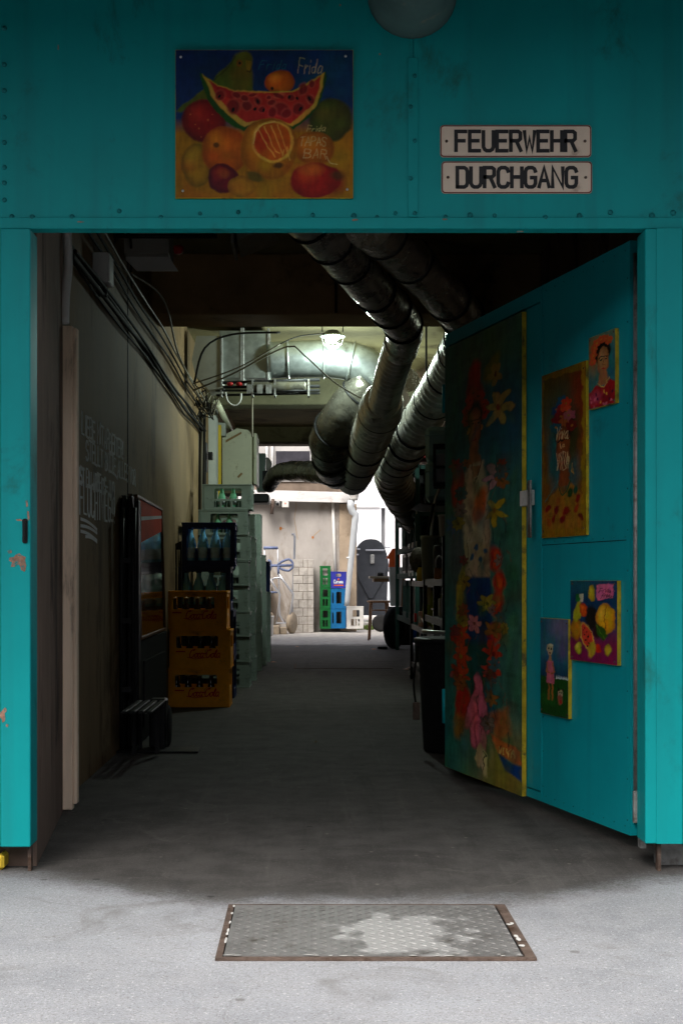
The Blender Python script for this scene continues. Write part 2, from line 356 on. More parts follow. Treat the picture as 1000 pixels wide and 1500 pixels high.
# ------------------------------------------------------------------ ground
def ground_mat():
    m = bpy.data.materials.new('concrete_paving'); m.use_nodes = True; nt = m.node_tree; N = nt.nodes; L = nt.links
    b = N['Principled BSDF']; ge = N.new('ShaderNodeNewGeometry'); sp = N.new('ShaderNodeSeparateXYZ'); L.new(ge.outputs['Position'], sp.inputs[0])
    def noise(s, d=8, r=.65, dist=0.0):
        n = N.new('ShaderNodeTexNoise'); n.inputs['Scale'].default_value = s; n.inputs['Detail'].default_value = d
        n.inputs['Roughness'].default_value = r; n.inputs['Distortion'].default_value = dist; L.new(ge.outputs['Position'], n.inputs['Vector']); return n.outputs['Fac']
    def math_(op, a, b_=None, c=None):
        n = N.new('ShaderNodeMath'); n.operation = op
        for i, v in enumerate((a, b_, c)):
            if v is None: continue
            if isinstance(v, (int, float)): n.inputs[i].default_value = v
            else: L.new(v, n.inputs[i])
        return n.outputs[0]
    def step(v, a, b_, smooth=True):
        n = N.new('ShaderNodeMapRange'); n.inputs['From Min'].default_value = a; n.inputs['From Max'].default_value = b_
        if smooth: n.interpolation_type = 'SMOOTHSTEP'
        L.new(v, n.inputs['Value']); return n.outputs[0]
    def mix(f, a, c):
        n = N.new('ShaderNodeMix'); n.data_type = 'RGBA'
        L.new(f, n.inputs['Factor'])
        for k, v in (('A', a), ('B', c)):
            if isinstance(v, tuple): n.inputs[k].default_value = (*v, 1)
            else: L.new(v, n.inputs[k])
        return n.outputs['Result']
    big = noise(.9, 5); mid = noise(6, 8, .7); fine = noise(55, 4, .8); fin2 = noise(230, 3, .8)
    light = mix(step(big, .35, .65), (.215,.222,.238), (.315,.325,.345))
    light = mix(step(mid, .40, .62), light, (.275,.28,.295))
    light = mix(math_('MULTIPLY', step(fine, .50, .72), .8), light, (.17,.165,.165))
    light = mix(math_('MULTIPLY', step(fin2, .52, .7), .75), light, (.46,.46,.465))
    light = mix(math_('MULTIPLY', step(noise(150, 3, .8), .53, .66), .85), light, (.10,.098,.096))
    light = mix(math_('MULTIPLY', step(noise(85, 3, .8), .56, .70), .8), light, (.52,.52,.52))
    light = mix(math_('MULTIPLY', step(noise(2.3, 8, .7, .8), .54, .72), .75), light, (.16,.155,.15))
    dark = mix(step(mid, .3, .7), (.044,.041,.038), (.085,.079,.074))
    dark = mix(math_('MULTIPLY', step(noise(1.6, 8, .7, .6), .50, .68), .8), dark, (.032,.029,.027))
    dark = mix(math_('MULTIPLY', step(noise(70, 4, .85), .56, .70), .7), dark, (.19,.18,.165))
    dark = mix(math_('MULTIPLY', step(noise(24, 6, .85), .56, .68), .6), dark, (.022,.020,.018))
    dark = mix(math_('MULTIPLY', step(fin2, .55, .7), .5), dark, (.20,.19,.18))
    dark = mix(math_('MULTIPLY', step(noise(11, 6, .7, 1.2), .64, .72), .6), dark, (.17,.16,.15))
    def vor(s, feat, rnd=1.0):
        v = N.new('ShaderNodeTexVoronoi'); v.feature = feat; v.inputs['Scale'].default_value = s
        wv = N.new('ShaderNodeVectorMath'); wv.operation = 'MULTIPLY_ADD'; wv.inputs[1].default_value = (.22,.22,0)
        nn = N.new('ShaderNodeTexNoise'); nn.inputs['Scale'].default_value = 5; nn.inputs['Detail'].default_value = 8; L.new(ge.outputs['Position'], nn.inputs['Vector'])
        L.new(nn.outputs['Color'], wv.inputs[0]); L.new(ge.outputs['Position'], wv.inputs[2])
        L.new(wv.outputs[0] if feat == 'DISTANCE_TO_EDGE' else ge.outputs['Position'], v.inputs['Vector']); return v
    crack = step(vor(.75, 'DISTANCE_TO_EDGE').outputs['Distance'], .0045, .002)
    crack = math_('MULTIPLY', crack, step(noise(1.1, 3), .46, .56))
    light = mix(math_('MULTIPLY', crack, .18), light, (.09,.085,.08)); dark = mix(math_('MULTIPLY', crack, .25), dark, (.16,.15,.135))
    vd = vor(7, 'F1'); sc_ = N.new('ShaderNodeSeparateColor'); L.new(vd.outputs['Color'], sc_.inputs[0])
    dot = math_('MULTIPLY', step(vd.outputs['Distance'], .11, .08), step(sc_.outputs[0], .72, .74))
    light = mix(math_('MULTIPLY', dot, .7), light, (.12,.115,.11)); 
    vd2 = vor(13, 'F1'); sc2 = N.new('ShaderNodeSeparateColor'); L.new(vd2.outputs['Color'], sc2.inputs[0])
    dot2 = math_('MULTIPLY', step(vd2.outputs['Distance'], .12, .07), step(sc2.outputs[0], .8, .82))
    dark = mix(math_('MULTIPLY', dot2, .6), dark, (.24,.22,.19)); dark = mix(math_('MULTIPLY', dot, .8), dark, (.02,.018,.017))
    tm = N.new('ShaderNodeMapping'); tm.inputs['Scale'].default_value = (5.5, .32, 1); L.new(ge.outputs['Position'], tm.inputs[0])
    tn = N.new('ShaderNodeTexNoise'); tn.inputs['Scale'].default_value = 1.6; tn.inputs['Detail'].default_value = 9; tn.inputs['Roughness'].default_value = .75; L.new(tm.outputs[0], tn.inputs['Vector'])
    dark = mix(math_('MULTIPLY', step(tn.outputs['Fac'], .52, .68), .32), dark, (.14,.13,.12)); dark = mix(math_('MULTIPLY', step(tn.outputs['Fac'], .46, .34), .4), dark, (.028,.026,.024))
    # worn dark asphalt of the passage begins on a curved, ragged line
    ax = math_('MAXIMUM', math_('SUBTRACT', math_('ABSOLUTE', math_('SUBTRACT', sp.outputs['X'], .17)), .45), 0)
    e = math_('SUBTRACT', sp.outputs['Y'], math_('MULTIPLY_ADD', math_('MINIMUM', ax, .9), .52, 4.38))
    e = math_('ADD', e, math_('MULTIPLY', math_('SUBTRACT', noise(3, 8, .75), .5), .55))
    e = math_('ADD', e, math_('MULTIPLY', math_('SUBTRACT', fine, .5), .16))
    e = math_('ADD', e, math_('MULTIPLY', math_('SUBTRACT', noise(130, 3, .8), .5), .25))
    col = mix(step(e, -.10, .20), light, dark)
    yard = mix(step(mid, .35, .65), (.30,.27,.24), (.44,.41,.37))
    e2 = math_('ADD', sp.outputs['Y'], math_('MULTIPLY', math_('SUBTRACT', noise(1.5, 8, .7), .5), 1.6))
    col = mix(step(e2, 21.6, 22.6), col, yard)
    unseen_road = mix(step(mid, .3, .7), (.04,.04,.042), (.065,.064,.063))  # unseen dark street strip, added to cut light bouncing up onto the lintel
    col = mix(step(sp.outputs['Y'], 2.82, 2.80), col, unseen_road)
    L.new(col, b.inputs['Base Color']); b.inputs['Roughness'].default_value = .8; b.inputs['Specular IOR Level'].default_value = .25
    bp = N.new('ShaderNodeBump'); bp.inputs['Strength'].default_value = .5; bp.inputs['Distance'].default_value = .006
    L.new(math_('ADD', math_('MULTIPLY', fine, .8), math_('MULTIPLY', fin2, .5)), bp.inputs['Height']); L.new(bp.outputs[0], b.inputs['Normal'])
    return m
m_ground = ground_mat()
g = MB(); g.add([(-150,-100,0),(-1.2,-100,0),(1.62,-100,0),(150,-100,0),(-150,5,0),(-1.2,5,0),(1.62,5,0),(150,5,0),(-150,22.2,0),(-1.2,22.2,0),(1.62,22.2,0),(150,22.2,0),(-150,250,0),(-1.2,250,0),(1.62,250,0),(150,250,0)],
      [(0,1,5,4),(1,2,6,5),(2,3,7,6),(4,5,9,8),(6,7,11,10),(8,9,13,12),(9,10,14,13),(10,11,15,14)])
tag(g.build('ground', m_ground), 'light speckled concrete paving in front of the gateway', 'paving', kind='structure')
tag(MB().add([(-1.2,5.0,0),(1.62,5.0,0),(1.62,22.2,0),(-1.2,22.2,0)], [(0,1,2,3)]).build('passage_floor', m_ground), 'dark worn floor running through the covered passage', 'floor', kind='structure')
sl = MB()
for (y0, x0, x1) in ((980, 430, 575), (1330, 200, 330)):
    d = F/(y0-850)
    if y0 == 980: sl.box(xx(x0,d), d, .0045, xx(x1,d), d+.03, .0085); sl.box(xx(x0,d)-.0, d+.032, .0045, xx(x0,d)+.03, d+.9, .0085)
tag(sl.build('floor_joint', m_rust), 'thin joint line in the passage floor', 'floor joint', kind='structure')

# checker plate hatch
hx0, hx1, hy0, hy1 = -.229, .557, 3.755, 4.335
hatch = empty('access_hatch', (0,0,0), 0, 'steel checker plate access hatch with rusty frame set in the concrete', 'floor hatch')
fr = MB()
fr.box(hx0-.022, hy0-.022, .001, hx1+.036, hy0-.007, .0085); fr.box(hx0-.022, hy1+.003, .001, hx1+.036, hy1+.020, .0085)
fr.box(hx0-.022, hy0-.0065, .001, hx0-.004, hy1+.0025, .0085); fr.box(hx1+.008, hy0-.0065, .001, hx1+.036, hy1+.0025, .0085)
fr.build('frame', m_rust, hatch)
pit = MB(); pit.box(hx0-.004, hy0-.006, .0005, hx1+.008, hy1+.003, .0022); pit.build('seal', m_matt, hatch)
def plate_mat():
    m = mat('checker_plate', (.17,.165,.16), .5, .35, var=.2, scale=12, dirt=(.08,.07,.06), damt=.5, dscale=7)
    nt = m.node_tree; N = nt.nodes; L = nt.links; b = N['Principled BSDF']
    src = b.inputs['Base Color'].links[0].from_socket
    tc = N.new('ShaderNodeTexCoord'); mp = N.new('ShaderNodeMapping'); mp.vector_type = 'POINT'
    mp.inputs['Location'].default_value = (-.27,-3.99,0); L.new(tc.outputs['Object'], mp.inputs[0])
    g = N.new('ShaderNodeVectorMath'); g.operation = 'MULTIPLY'; g.inputs[1].default_value = (4.6, 3.1, 0); L.new(mp.outputs[0], g.inputs[0])
    ln = N.new('ShaderNodeVectorMath'); ln.operation = 'LENGTH'; L.new(g.outputs[0], ln.inputs[0])
    n = N.new('ShaderNodeTexNoise'); n.inputs['Scale'].default_value = 9; n.inputs['Detail'].default_value = 8; L.new(tc.outputs['Object'], n.inputs['Vector'])
    a = N.new('ShaderNodeMath'); a.operation = 'MULTIPLY_ADD'; a.inputs[1].default_value = 2.4; L.new(n.outputs['Fac'], a.inputs[0]); L.new(ln.outputs['Value'], a.inputs[2])
    r = N.new('ShaderNodeMapRange'); r.inputs['From Min'].default_value = 2.0; r.inputs['From Max'].default_value = 1.75; L.new(a.outputs[0], r.inputs['Value'])
    mx = N.new('ShaderNodeMix'); mx.data_type = 'RGBA'; L.new(r.outputs[0], mx.inputs['Factor']); L.new(src, mx.inputs['A']); mx.inputs['B'].default_value = (.34,.335,.33,1)
    L.new(mx.outputs['Result'], b.inputs['Base Color'])
    return m
pl = MB(); pl.box(hx0, hy0, .003, hx1, hy1, .010)
p = .027; rows = int((hy1-hy0)/p*1.0)
for j in range(rows):
    for i in range(int((hx1-hx0)/p)):
        cx = hx0+.02+i*p; cy = hy0+.018+j*p; a = R(38) if (i+j) % 2 else R(-38)
        c, s_ = math.cos(a), math.sin(a); vs = []
        for (u, v, z) in ((-.0135,0,.0102),(0,-.0034,.0102),(.0135,0,.0102),(0,.0034,.0102),(-.008,0,.0118),(.008,0,.0118)):
            vs.append((cx+u*c-v*s_, cy+u*s_+v*c, z))
        pl.add(vs, [(0,1,5,4),(1,2,5),(2,3,5),(3,0,4,5)])
pl.build('checker_plate', plate_mat(), hatch)
ch = MB(); rn = random.Random(3)
for i in range(28):
    e = rn.random(); side = rn.choice('lfffr')
    if side == 'f': cx, cy, a, b_ = hx0+e*(hx1-hx0), hy0-.004+rn.uniform(-.003,.004), rn.uniform(.006,.02), .003
    elif side == 'l': cx, cy, a, b_ = hx0-.004, hy0+e*(hy1-hy0), .004, rn.uniform(.008,.025)
    else: cx, cy, a, b_ = hx1+.012+rn.uniform(0,.012), hy0+e*(hy1-hy0)*.7, rn.uniform(.003,.010), rn.uniform(.008,.02)
    vs = [(cx+a*math.cos(t)*rn.uniform(.6,1.2), cy+b_*math.sin(t)*rn.uniform(.6,1.2), .0112) for t in [k*math.pi/3.5 for k in range(7)]]
    ch.add(vs, [tuple(range(7))])
ch.build('paint_chips', m_white, hatch)

# ------------------------------------------------------------------ gateway front (teal sheet metal)
D0 = 4.87
zo = zz(332, D0)                      # underside of the lintel
gate = empty('gateway_front', (0, D0, 0), 0, 'riveted teal sheet metal gateway front with lintel panel and posts', 'building front')
def G0(mb, name, m, **k):
    o = mb.build(name, m, None, **k); o.parent = gate; o.matrix_parent_inverse = Matrix.Translation((0,-D0,0)); return o
m1 = MB(); m1.box(-6, D0, zo, xx(605,D0)-.001, D0+.05, 3.7); m1.box(xx(605,D0)+.001, D0, zo, 6, D0+.05, 3.7); m1.box(xx(605,D0)-.001, D0+.008, zo, xx(605,D0)+.001, D0+.05, 3.7)
G0(m1, 'lintel_panel', m_teal)
m1 = MB(); m1.box(-6, D0-.006, zo-.008, 6, D0-.0005, zz(319,D0)+0.0, c=.002); m1.box(-6, D0-.0004, zo-.008, 6, D0+.055, zo-.001)
G0(m1, 'bottom_flange', m_teal)
m1 = MB(); m1.box(xx(597,D0), D0-.005, zz(318,D0), xx(612,D0), D0-.0005, zz(85,D0), c=.001); G0(m1, 'seam_strip', m_teal)
m1 = MB(); dome = [(.007,0),(.0068,.0015),(.0055,.004),(.003,.0055),(.0005,.006)]
def rivet(mb, X, Y, Z, ax='y', k=1.0, M=None):
    k *= 1.25
    mm = Matrix.Translation((X, Y, Z)) @ Matrix.Rotation(R(90), 4, 'X') @ Matrix.Scale(k, 4)
    if M is not None: mm = M @ mm
    mb.lathe(dome, 10, mm)
rn = random.Random(5)
for x in (18,48,106,175,236,293,349,404,458,518,552,579,652,688,724,798,848,893,954,985):
    y = 318 if x % 2 == 0 else 312; 
    rivet(m1, xx(x,D0), D0-.0002, zz(y+rn.uniform(-3,1),D0), k=rn.uniform(.8,1.15))
for y in (42,95,133,172,209,245,268,293): rivet(m1, xx(7,D0), D0-.0002, zz(y,D0))
for k, y in enumerate((112,157,207,262,313)): rivet(m1, xx(607 if k%2==0 else 601,D0), D0-.005, zz(y,D0), k=.9)
G0(m1, 'rivets', m_rivet)
# posts
def post(name, x0, x1, yb, leg):
    X0, X1_ = xx(x0,D0), xx(x1,D0); zb = zz(yb,D0)
    m1 = MB(); m1.box(X0, D0-.012, zb, X1_, D0+.11, zo-.009, c=.003); o = G0(m1, name, m_teal)
    m1 = MB(); m1.box(xx(leg-2.5,D0), D0+.02, 0, xx(leg+2.5,D0), D0+.05, zb-.001); l = m1.build('leg', m_rust); l.parent = o; l.matrix_parent_inverse = Matrix.Translation((0,-D0,0)); l.matrix_parent_inverse = Matrix()
    return o
pL = post('post', 2, 46, 1240, 42); pR = post('post', 943, 998, 1235, 967)
m1 = MB(); m1.box(xx(959,D0), D0-.016, zz(1235,D0), xx(997,D0), D0-.0125, zo-.009, c=.001); G0(m1, 'post_cover', m_teal)
m1 = MB(); m1.box(-6, D0, .09, xx(0,D0), D0+.05, zo-.009); m1.box(xx(1001,D0), D0, .09, 6, D0+.05, zo-.009); G0(m1, 'side_panel', m_teal)
G0(MB().box(-6, D0+.45, 0, -1.43, D0+.6, .4), 'plinth', m_reveal); G0(MB().box(1.93, D0+.45, 0, 6, D0+.6, .4), 'plinth', m_reveal)
# latch on left post and the scraped patch below it
m1 = MB(); c = at(39, 778, D0); m1.box(c.x-.010, D0-.022, c.z-.042, c.x+.008, D0-.0125, c.z+.042, c=.004); m1.box(c.x-.004, D0-.036, c.z-.03, c.x+.004, D0-.0225, c.z+.03, c=.003)
G0(m1, 'latch', m_black)
m1 = MB(); rn = random.Random(9)
def blot(mb, x, y, rx, ry, off, n=14):
    pts = []
    for i in range(n):
        a = 2*math.pi*i/n; k = rn.uniform(.55,1.15); pts.append((xx(x+rx*math.cos(a)*k,D0), D0-.0125-off, zz(y+ry*math.sin(a)*k,D0)))
    mb.add(pts, [tuple(range(n))])
for (x,y,rx,ry) in ((27,821,14,11),(36,828,6,9),(16,808,4,3),(43,757,2,10),(41,738,2,6),(6,1048,5,10),(9,1040,3,4),(12,1062,2,3),(30,762,5,2)): blot(m1, x, y, rx, ry, rn.uniform(.0002,.0008))
for (x,y,rx,ry) in ((556,80,1.6,1.6),(86,70,1.2,5),(498,8,1.5,2),(760,340,6,1.2),(650,322,5,1.5),(120,326,6,1),(520,323,5,2)): 
    n_ = len(m1.v); blot(m1, x, y, rx, ry, -.009 if y < 300 else -.0045)
G0(m1, 'scraped_patch', mat('scraped_primer', (.30,.17,.12), .8, var=.5, scale=40, dirt=(.03,.2,.2), damt=.6, dscale=50))
# round duct leaving the front wall above the signs and bending upward
dc = at(603, -8, D0)
o = MB().tube([(dc.x, D0-.002, dc.z+.0), (dc.x, D0-.10, dc.z), (dc.x, D0-.22, dc.z+.03), (dc.x, D0-.30, dc.z+.13), (dc.x, D0-.32, dc.z+.36)], .148, 28, step=.03, fn=lambda l: 1+.035*(1 if (l % .085) < .012 else 0)).build('round_duct', mat('duct_grey_paint', (.06,.11,.105), .6, var=.25, scale=7, dirt=(.2,.17,.12), damt=.42, dscale=9))
tag(o, 'grey round duct elbow coming out of the teal front above the signs', 'duct')
# deep canopy over the pavement
tag(MB().box(-7, 2.35, 3.34, 7, D0-.001, 3.6).build('canopy', m_matt), 'dark canopy slab over the pavement in front of the gateway', 'canopy')

t = empty('sky_blocking_building', (0, -9, 0), 0, 'unseen dark building added across the street behind the viewer to block low sky', 'building')  # never in view; added to keep low sky light off the lintel
MB().box(-30, -3, 0, 30, 0, 5.2).build('wall', m_reveal, t)
for k in range(14): MB().box(-26+k*4, .001, 1.0, -24+k*4, .03, 2.6).build('window', m_black, t)
# FEUERWEHR DURCHGANG plates
def plate(name, y0, y1, x0, x1, txt, label):
    W = (x1-x0)*D0/F; H = (y1-y0)*D0/F; t = empty(name, (xx((x0+x1)/2,D0), D0, zz(y1,D0)), 0, label, 'sign', 'enamel plates above the gateway')
    def rr_(a, b, r, z0=0): return rrect(-a/2, z0, a/2, z0+b, r)
    m1 = MB(); m1.prism([rr_(W, H, .012)], .003, Matrix.Translation((0,-.005,0))); m1.build('plate', m_signw, t)
    m1 = MB(); m1.prism([rr_(W-.002, H-.002, .011, .001), rr_(W-.009, H-.009, .009, .0045)], .0008, Matrix.Translation((0,-.0059,0))); m1.build('red_border', mat('dark_red_enamel', (.14,.015,.012), .5), t)
    m1 = MB(); n = len(txt); tw = W*.79; lw = tw/(n+(n-1)*.36); word(m1, txt, Vector((-tw/2,-.0052,H*.20)), X1, Z1, H*.60, lw, .36, .0128)
    m1.build('lettering', m_ink, t)
    for sx in (-1, 1):
        m1 = MB(); rivet(m1, sx*(W/2-.022), -.005, H/2, k=.6); m1.build('screw', m_rust, t)
def rrect(x0, z0, x1, z1, r, n=4):
    r = min(r, (x1-x0)/2.01, (z1-z0)/2.01); pts = []
    for cx, cz, a0 in ((x1-r,z1-r,0),(x0+r,z1-r,90),(x0+r,z0+r,180),(x1-r,z0+r,270)):
        for i in range(n+1):
            a = R(a0+90*i/n); pts.append((cx+r*math.cos(a), cz+r*math.sin(a)))
    return pts
plate('name_plate', 184, 231, 644, 865, 'FEUERWEHR', 'cream enamel plate reading FEUERWEHR, the upper of the two')
plate('name_plate', 237, 284, 646, 866, 'DURCHGANG', 'cream enamel plate reading DURCHGANG, the lower of the two')
o = MB().box(xx(-8,D0), 4.90, 0, xx(3,D0), 5.0, .055, c=.01).build('corner_block', m_yellow); tag(o, 'small yellow block on the ground under the left end of the front', 'block')

# ------------------------------------------------------------------ passage building
pas = empty('passage_building', (0, 5, 0), 0, 'long covered passage with plaster walls, beams and concrete ceiling', 'building')
def B0(mb, name, m):
    o = mb.build(name, m); o.parent = pas; o.matrix_parent_inverse = Matrix.Translation((0,-5,0)); return o
WL, WR = -1.12, 1.62
B0(MB().box(WL-.3, 6.15, 0, WL, 22, 3.3), 'wall', m_plaster)
B0(MB().box(WR, 4.93, 0, WR+.3, 22, 3.3), 'wall', m_reveal)
rv = MB(); rv.add([(-.958,4.98,0),(-1.07,6.145,0),(-1.07,6.145,3.3),(-.958,4.98,3.3),(-1.42,4.98,0),(-1.42,6.145,0),(-1.42,6.145,3.3),(-1.42,4.98,3.3)], [(0,1,2,3),(4,5,6,7),(0,3,7,4),(1,2,6,5)]); B0(rv, 'wall_reveal', m_reveal)
B0(MB().box(-7, 4.93, 3.3, 7, 22, 3.55), 'ceiling', m_ceil)
B0(MB().box(-7, 21.9, 3.55, 7, 22.1, 6), 'upper_wall', m_reveal); B0(MB().box(-7, 4.93, 3.7, 7, 5.1, 7), 'upper_wall', m_teal)
B0(MB().box(-7, 21.6, 0, WL-.3, 21.9, 3.3), 'side_wall', m_reveal); B0(MB().box(WR+.3, 21.6, 0, 7, 21.9, 3.3), 'side_wall', m_reveal)
B0(MB().box(WL, 10.0, 2.87, WR, 10.5, 3.3, c=.01), 'beam', m_beam)
B0(MB().box(WL, 15.2, 2.88, WR, 15.6, 3.3, c=.01), 'beam', m_beam2)
B0(MB().box(WL, 21.3, 3.075, WR, 21.6, 3.3), 'header', m_ceil)
B0(MB().box(WL, 21.22, 3.035, WR, 21.6, 3.07), 'header_trim', m_rust)
# joint in the left wall
B0(MB().box(WL+.0005, 8.70, .9, WL+.004, 8.72, 3.25), 'joint_strip', m_matt)
B0(MB().box(WL+.001, 14.25, 0, WL+.02, 15.0, 2.25), 'door', m_matt)
B0(MB().box(WL+.001, 15.6, 0, WL+.08, 16.0, 3.0), 'white_pillar', mat('whitewashed_plaster', (.50,.52,.49), .8, var=.12, scale=3, dirt=(.12,.2,.25), damt=.35, dscale=5, bump=.2))
B0(MB().box(WL+.05, 16.02, .0, WL+.11, 16.10, 2.75), 'yellow_edge', m_yellow)
# weathered upright board and the plastic strip over it
o = MB(); o.box(-1.105, 6.16, 0.004, -1.030, 6.21, zz(475,6.13), c=.004); o.box(-1.029, 6.165, .03, -1.012, 6.22, zz(478,6.13), c=.003)
tag(o.build('upright_board', m_board), 'pale weathered wooden board standing upright against the left wall', 'board')
t = empty('conduit_cover', at(90, 440, 6.13), 0, 'grey plastic conduit cover above the upright board', 'conduit')
b0 = at(90,440,6.13)
m1 = MB(); m1.tube([(.015,0,-.10),(.018,0,.02),(.03,0,.14),(.028,0,.24),(.022,0,.34)], .02, 8, step=.04); m1.build('strip', m_white, t)
m1 = MB(); m1.box(-.035,-.01,.0,-.004,.03,.26,c=.004); m1.build('box', mat('grey_plastic', (.30,.29,.27), .5), t)
for k in (.04,.2): m1 = MB(); m1.box(-.05,-.02,k,-.004,-.011,k+.018,c=.002); m1.build('clamp', m_white, t)
# galvanised jamb by the hinge
t = MB(); t.box(1.155, 4.99, .06, 1.175, 5.03, zo-.01); t.box(1.1755, 5.0, .08, 1.215, 5.04, zo-.02, c=.003); t.box(1.13, 4.985, .15, 1.1545, 5.0, .26); t.box(1.216,5.0,0,WR,5.05,zo-.01)
tag(t.build('hinge_jamb', m_galv), 'grey galvanised steel jamb between the open door and the right post', 'door jamb')

# ------------------------------------------------------------------ painted pictures: colours laid on a fine mesh
_nr = np.random.RandomState(11)
def vnoise(nx, ny, cx, cy):
    """smooth value noise with cx by cy cells"""
    g = _nr.rand(cy+2, cx+2); X = np.linspace(0, cx, nx, endpoint=False); Y = np.linspace(0, cy, ny, endpoint=False)
    xi = X.astype(int); yi = Y.astype(int); fx = X-xi; fy = Y-yi; fx = fx*fx*(3-2*fx); fy = fy*fy*(3-2*fy)
    a = g[yi][:, xi]; b = g[yi][:, xi+1]; c = g[yi+1][:, xi]; d = g[yi+1][:, xi+1]
    return (a*(1-fx)+b*fx)*(1-fy)[:, None]+(c*(1-fx)+d*fx)*fy[:, None]
class Canvas:
    """paints in the units of the sketch: x0..x1, y0..y1 (y down)"""
    def __init__(s, x0, y0, x1, y1, nx, ny, warp=0):
        s.nx, s.ny = nx, ny; s.b = (x0, y0, x1, y1)
        X, Y = np.meshgrid(np.linspace(x0, x1, nx), np.linspace(y0, y1, ny)); k = max(x1-x0, y1-y0)
        wx = sum((vnoise(nx, ny, c, int(c*ny/nx)+1)-.5)/j for j, c in ((1, 9), (2, 22), (4, 60)))
        wy = sum((vnoise(nx, ny, c, int(c*ny/nx)+1)-.5)/j for j, c in ((1, 9), (2, 22), (4, 60)))
        s.X = X+wx*warp; s.Y = Y+wy*warp; s.C = np.zeros((ny, nx, 3))
    def fill(s, col): s.C[:] = lin(col)
    def mix(s, m, col):
        col = np.array(lin(col)) if not isinstance(col, np.ndarray) else col
        m = np.clip(m, 0, 1)[..., None]; s.C = s.C*(1-m)+col*m
    def grad(s, y0, y1, c0, c1, ax='y'):
        t = np.clip(((s.Y if ax == 'y' else s.X)-y0)/(y1-y0), 0, 1)[..., None]; s.C = np.array(lin(c0))*(1-t)+np.array(lin(c1))*t
    def ell(s, cx, cy, rx, ry, col, ang=0, soft=.08, op=1.0, hi=None, lo=None):
        a = R(ang); dx = s.X-cx; dy = s.Y-cy; u = (dx*math.cos(a)+dy*math.sin(a))/rx; v = (-dx*math.sin(a)+dy*math.cos(a))/ry
        q = np.sqrt(u*u+v*v); m = np.clip((1-q)/soft+.5, 0, 1)*op; s.mix(m, col)
        if lo: s.mix(m*np.clip((q-.55)*1.6, 0, 1), lo)
        if hi: s.mix(m*np.clip(1-np.sqrt((u+.3)**2+(v+.35)**2)*1.7, 0, 1), hi)
    def poly(s, pts, col, soft=3.0, op=1.0):
        ins = np.zeros(s.X.shape, bool); dist = np.full(s.X.shape, 1e9); n = len(pts)
        for i in range(n):
            x0, y0 = pts[i]; x1, y1 = pts[(i+1) % n]
            c = (y0 > s.Y) != (y1 > s.Y); xi = (x1-x0)*(s.Y-y0)/((y1-y0) or 1e-9)+x0; ins ^= c & (s.X < xi)
            t = np.clip(((s.X-x0)*(x1-x0)+(s.Y-y0)*(y1-y0))/(((x1-x0)**2+(y1-y0)**2) or 1e-9), 0, 1)
            dist = np.minimum(dist, np.hypot(s.X-x0-t*(x1-x0), s.Y-y0-t*(y1-y0)))
        s.mix(np.clip(np.where(ins, dist, -dist)/soft+.5, 0, 1)*op, col)
    def line(s, pts, w, col, op=1.0):
        dist = np.full(s.X.shape, 1e9)
        for (x0, y0), (x1, y1) in zip(pts, pts[1:]):
            t = np.clip(((s.X-x0)*(x1-x0)+(s.Y-y0)*(y1-y0))/(((x1-x0)**2+(y1-y0)**2) or 1e-9), 0, 1)
            dist = np.minimum(dist, np.hypot(s.X-x0-t*(x1-x0), s.Y-y0-t*(y1-y0)))
        s.mix(np.clip((w/2-dist)/(w*.4)+.5, 0, 1)*op, col)
    def flower(s, cx, cy, r, n, col, cc, rot=0, asp=.42, edge=None, sx=1.0):
        for i in range(n):
            a = rot+360*i/n; px = cx+r*.55*math.cos(R(a))*sx; py = cy+r*.55*math.sin(R(a))
            if edge: s.ell(px, py, r*.56*(sx if n < 0 else 1), r*asp*1.12*sx, edge, a, .2, .8)
            s.ell(px, py, r*.5, r*asp*sx, col, a, .25)
        s.ell(cx, cy, r*.2*sx, r*.2, cc, 0, .4)
    def text(s, txt, x, y, h, w, sw, col, op=.9, slant=0.0, seed=1, gap=.3):
        rn = random.Random(seed)
        for ch in txt:
            if ch == ' ': x += w*.6; continue
            lw = w*(.35 if ch in 'Ii!' else 1)
            for st in G[ch]:
                s.line([(x+px/4*lw+slant*py+rn.uniform(-.04,.04)*w, y-py/6*h+rn.uniform(-.03,.03)*h) for px, py in st], sw, col, op)
            x += lw+w*gap
    def finish(s, brush=.35, sat=1.0):
        """brush strokes and canvas grain"""
        nx, ny = s.nx, s.ny
        n = .5*vnoise(nx, ny, nx//4, ny//14+1)+.3*vnoise(nx, ny, nx//12, ny//5+1)+.2*vnoise(nx, ny, nx//2, ny//2)
        s.C *= (1+brush*(n-.5)*2)[..., None]
        for k in range(3): s.C[..., k] *= 1+.18*(vnoise(nx, ny, 14, 14)-.5)*2
        s.C = np.clip(s.C, 0.002, .95)
m_paint = bpy.data.materials.new('artist_paint'); m_paint.use_nodes = True
_n = m_paint.node_tree; _a = _n.nodes.new('ShaderNodeVertexColor'); _a.layer_name = 'paint'; _b = _n.nodes['Principled BSDF']
_n.links.new(_a.outputs['Color'], _b.inputs['Base Color']); _b.inputs['Roughness'].default_value = .55; _b.inputs['Specular IOR Level'].default_value = .2
_t = _n.nodes.new('ShaderNodeTexNoise'); _t.inputs['Scale'].default_value = 90; _p = _n.nodes.new('ShaderNodeBump'); _p.inputs['Strength'].default_value = .25; _p.inputs['Distance'].default_value = .004
_tc = _n.nodes.new('ShaderNodeTexCoord'); _n.links.new(_tc.outputs['Object'], _t.inputs['Vector']); _n.links.new(_t.outputs['Fac'], _p.inputs['Height']); _n.links.new(_p.outputs[0], _b.inputs['Normal'])
